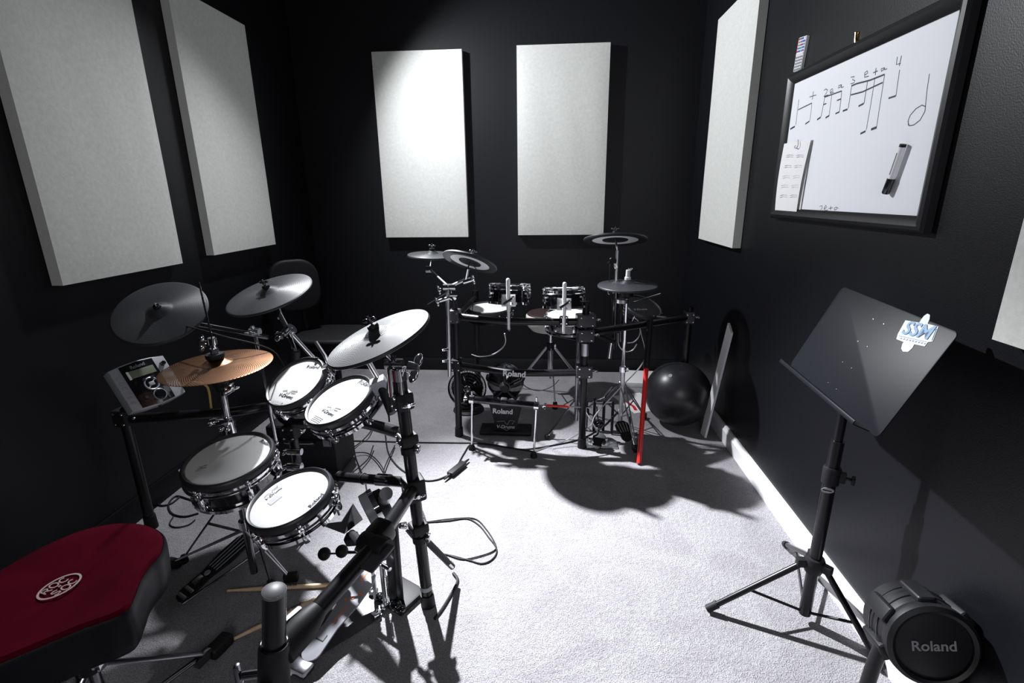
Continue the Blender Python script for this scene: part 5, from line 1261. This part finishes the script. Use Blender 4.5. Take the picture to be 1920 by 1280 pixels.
tg = [((648, 800), (660, 830), (668, 860), (676, 880), (684, 900), (688, 920)), ((700, 800), (690, 815), (672, 832), (655, 842), (640, 850), (632, 870)), ((740, 835), (720, 880), (724, 900), (722, 925)), ((620, 836), (650, 848), (690, 850), (718, 878), (722, 915)), ((652, 868), (640, 880), (652, 895), (662, 885), (690, 860), (700, 835)), ((770, 940), (790, 955), (800, 985), (798, 1000))]
for i, t_ in enumerate(tg):
    ps = [at(x, y, z=.006 + .012 * (k % 2) + .002 * i) for k, (x, y) in enumerate(t_)]
    cable(['thin cable dropping behind the upper right tom pad', 'cable crossing left under the upper right tom pad', 'cable hanging beside the near rack post', 'long slack cable under the toms of the near kit', 'small coil of cable under the toms', 'short cable curling at the foot of the near rack post'][i], ps, .0032, group='tangled cables under the near kit')
cable('cable looping beside the snare pad near the left wall', fl((372, 942), (352, 935), (330, 930), (316, 945), (322, 962), (345, 968), (372, 962)), .004, group=GC_)
cable('thin cable curling on carpet below the snare pad', fl((325, 968), (318, 982), (330, 988), (352, 984), (366, 974)), .0026, group=GC_)
cable('cable along the left wall by the throne', fl((300, 900), (286, 915), (285, 935), (300, 947), (320, 944), (336, 932)), .004, group=GC_)
cable('cable from the strut end trailing to the near carpet', fl((850, 1074), (858, 1088), (848, 1110), (830, 1140), (815, 1160)), .0055, group=GC_)
cable('thin cable sagging below the lower rail of the far rack', [at(975, 715, y=2.55), at(990, 727, y=2.55), at(1012, 732, y=2.56), at(1035, 724, y=2.58), at(1048, 712, y=2.62)], .0025, group='cables on the far kit')
cable('grey cable loop hanging beside the left post of the far rack', [at(884, 664, y=2.70), at(900, 668, y=2.70), at(925, 664, y=2.70), at(942, 652, y=2.70), at(948, 640, y=2.68), at(946, 625, y=2.66)], .0035, 'satin_chrome', group='cables on the far kit')
cable('pale cable loop hanging beside the far hi-hat', [at(1159, 625, y=2.66), at(1160, 645, y=2.66), at(1170, 658, y=2.66), at(1185, 657, y=2.66), at(1194, 645, y=2.66)], .0032, 'satin_chrome', group='cables on the far kit')
cable('curved pale cable behind the far hi-hat', [at(1190, 596, y=2.84), at(1198, 604, y=2.84), at(1200, 625, y=2.84), at(1190, 640, y=2.84), at(1176, 643, y=2.84)], .0032, 'satin_chrome', group='cables on the far kit')
cable('straight pale cable slanting down from side rail to the pedals', [arm0 + a_d * .36 + V((0, -.02, -.02)), at(1208, 674, y=2.62), at(1160, 730, y=2.60), at(1118, 776, y=2.56), at(1105, 800, y=2.50), at(1060, 826, z=.01), at(1000, 846, z=.006)], .0035, 'satin_chrome', group='cables on the far kit')
cable('thin black cable arching over the copper cymbal', [cl['c'] + V((.05, .02, -.06)), at(390, 622, y=1.62), at(430, 633, y=1.64), at(480, 645, y=1.68), at(515, 660, y=1.74), at(535, 690, y=1.82)], .0028)
cable('thin cable curling out under the brightest cymbal pad', [kA0 + V((0, -.01, .0)), at(733, 664, y=1.31), at(741, 668, y=1.31), at(732, 680, y=1.31), at(729, 700, y=1.32), at(726, 740, y=1.34), at(730, 790, y=1.36)], .0028)
cable('thin cable hanging down from the far tilted cymbal pad', [bBc - bBn * .02, at(893, 505, y=2.6), at(893, 530, y=2.62), at(888, 560, y=2.68), at(884, 600, y=2.72)], .0022, group='cables on the far kit')
cable('thin cable hanging from the highest cymbal pad beside its pole', [e_k + V((-.01, 0, 0)), at(1143, 505, y=2.68), at(1143, 540, y=2.66), at(1148, 565, y=2.64), at(1149, 600, y=2.63)], .0022, group='cables on the far kit')
# ================================================================== light
def spot(name, p, tgt, e, size, blend, rad, col=(1, 1, 1)):
    l = bpy.data.lights.new(name, 'SPOT'); l.energy = e; l.spot_size = math.radians(size); l.spot_blend = blend; l.shadow_soft_size = rad; l.color = col
    o = bpy.data.objects.new(name, l); C.objects.link(o); o.location = p
    o.rotation_euler = (V(tgt) - V(p)).to_track_quat('-Z', 'Y').to_euler(); return o
def area(name, p, tgt, e, sx, sy, col=(1, 1, 1)):
    l = bpy.data.lights.new(name, 'AREA'); l.shape = 'RECTANGLE'; l.energy = e; l.size = sx; l.size_y = sy; l.color = col
    o = bpy.data.objects.new(name, l); C.objects.link(o); o.location = p
    o.rotation_euler = (V(tgt) - V(p)).to_track_quat('-Z', 'Y').to_euler(); return o
LP_ = (-1.27, 3.07, 2.5)
spot('ceiling_spotlight', LP_, (.25, 1.42, 0), 1800, 51, 1, .035, (.94, .96, 1))
spot('ceiling_spotlight_wide', LP_, (1.2, 1.9, .4), 265, 165, .8, .035, (.94, .96, 1))
area('fill_light', (.25, -1.45, 1.65), (.1, 2.5, 1.3), 18, .8, .9, (.97, .98, 1))  # soft fill added behind the camera
w = bpy.data.worlds.new('world'); scn.world = w; w.use_nodes = True
w.node_tree.nodes['Background'].inputs[0].default_value = (.5, .55, .65, 1); w.node_tree.nodes['Background'].inputs[1].default_value = .02
vs = scn.view_settings; vs.view_transform = 'Standard'; vs.look = 'None'; vs.exposure = 0; vs.gamma = 1; vs.use_curve_mapping = False
scn.cycles.max_bounces = 8
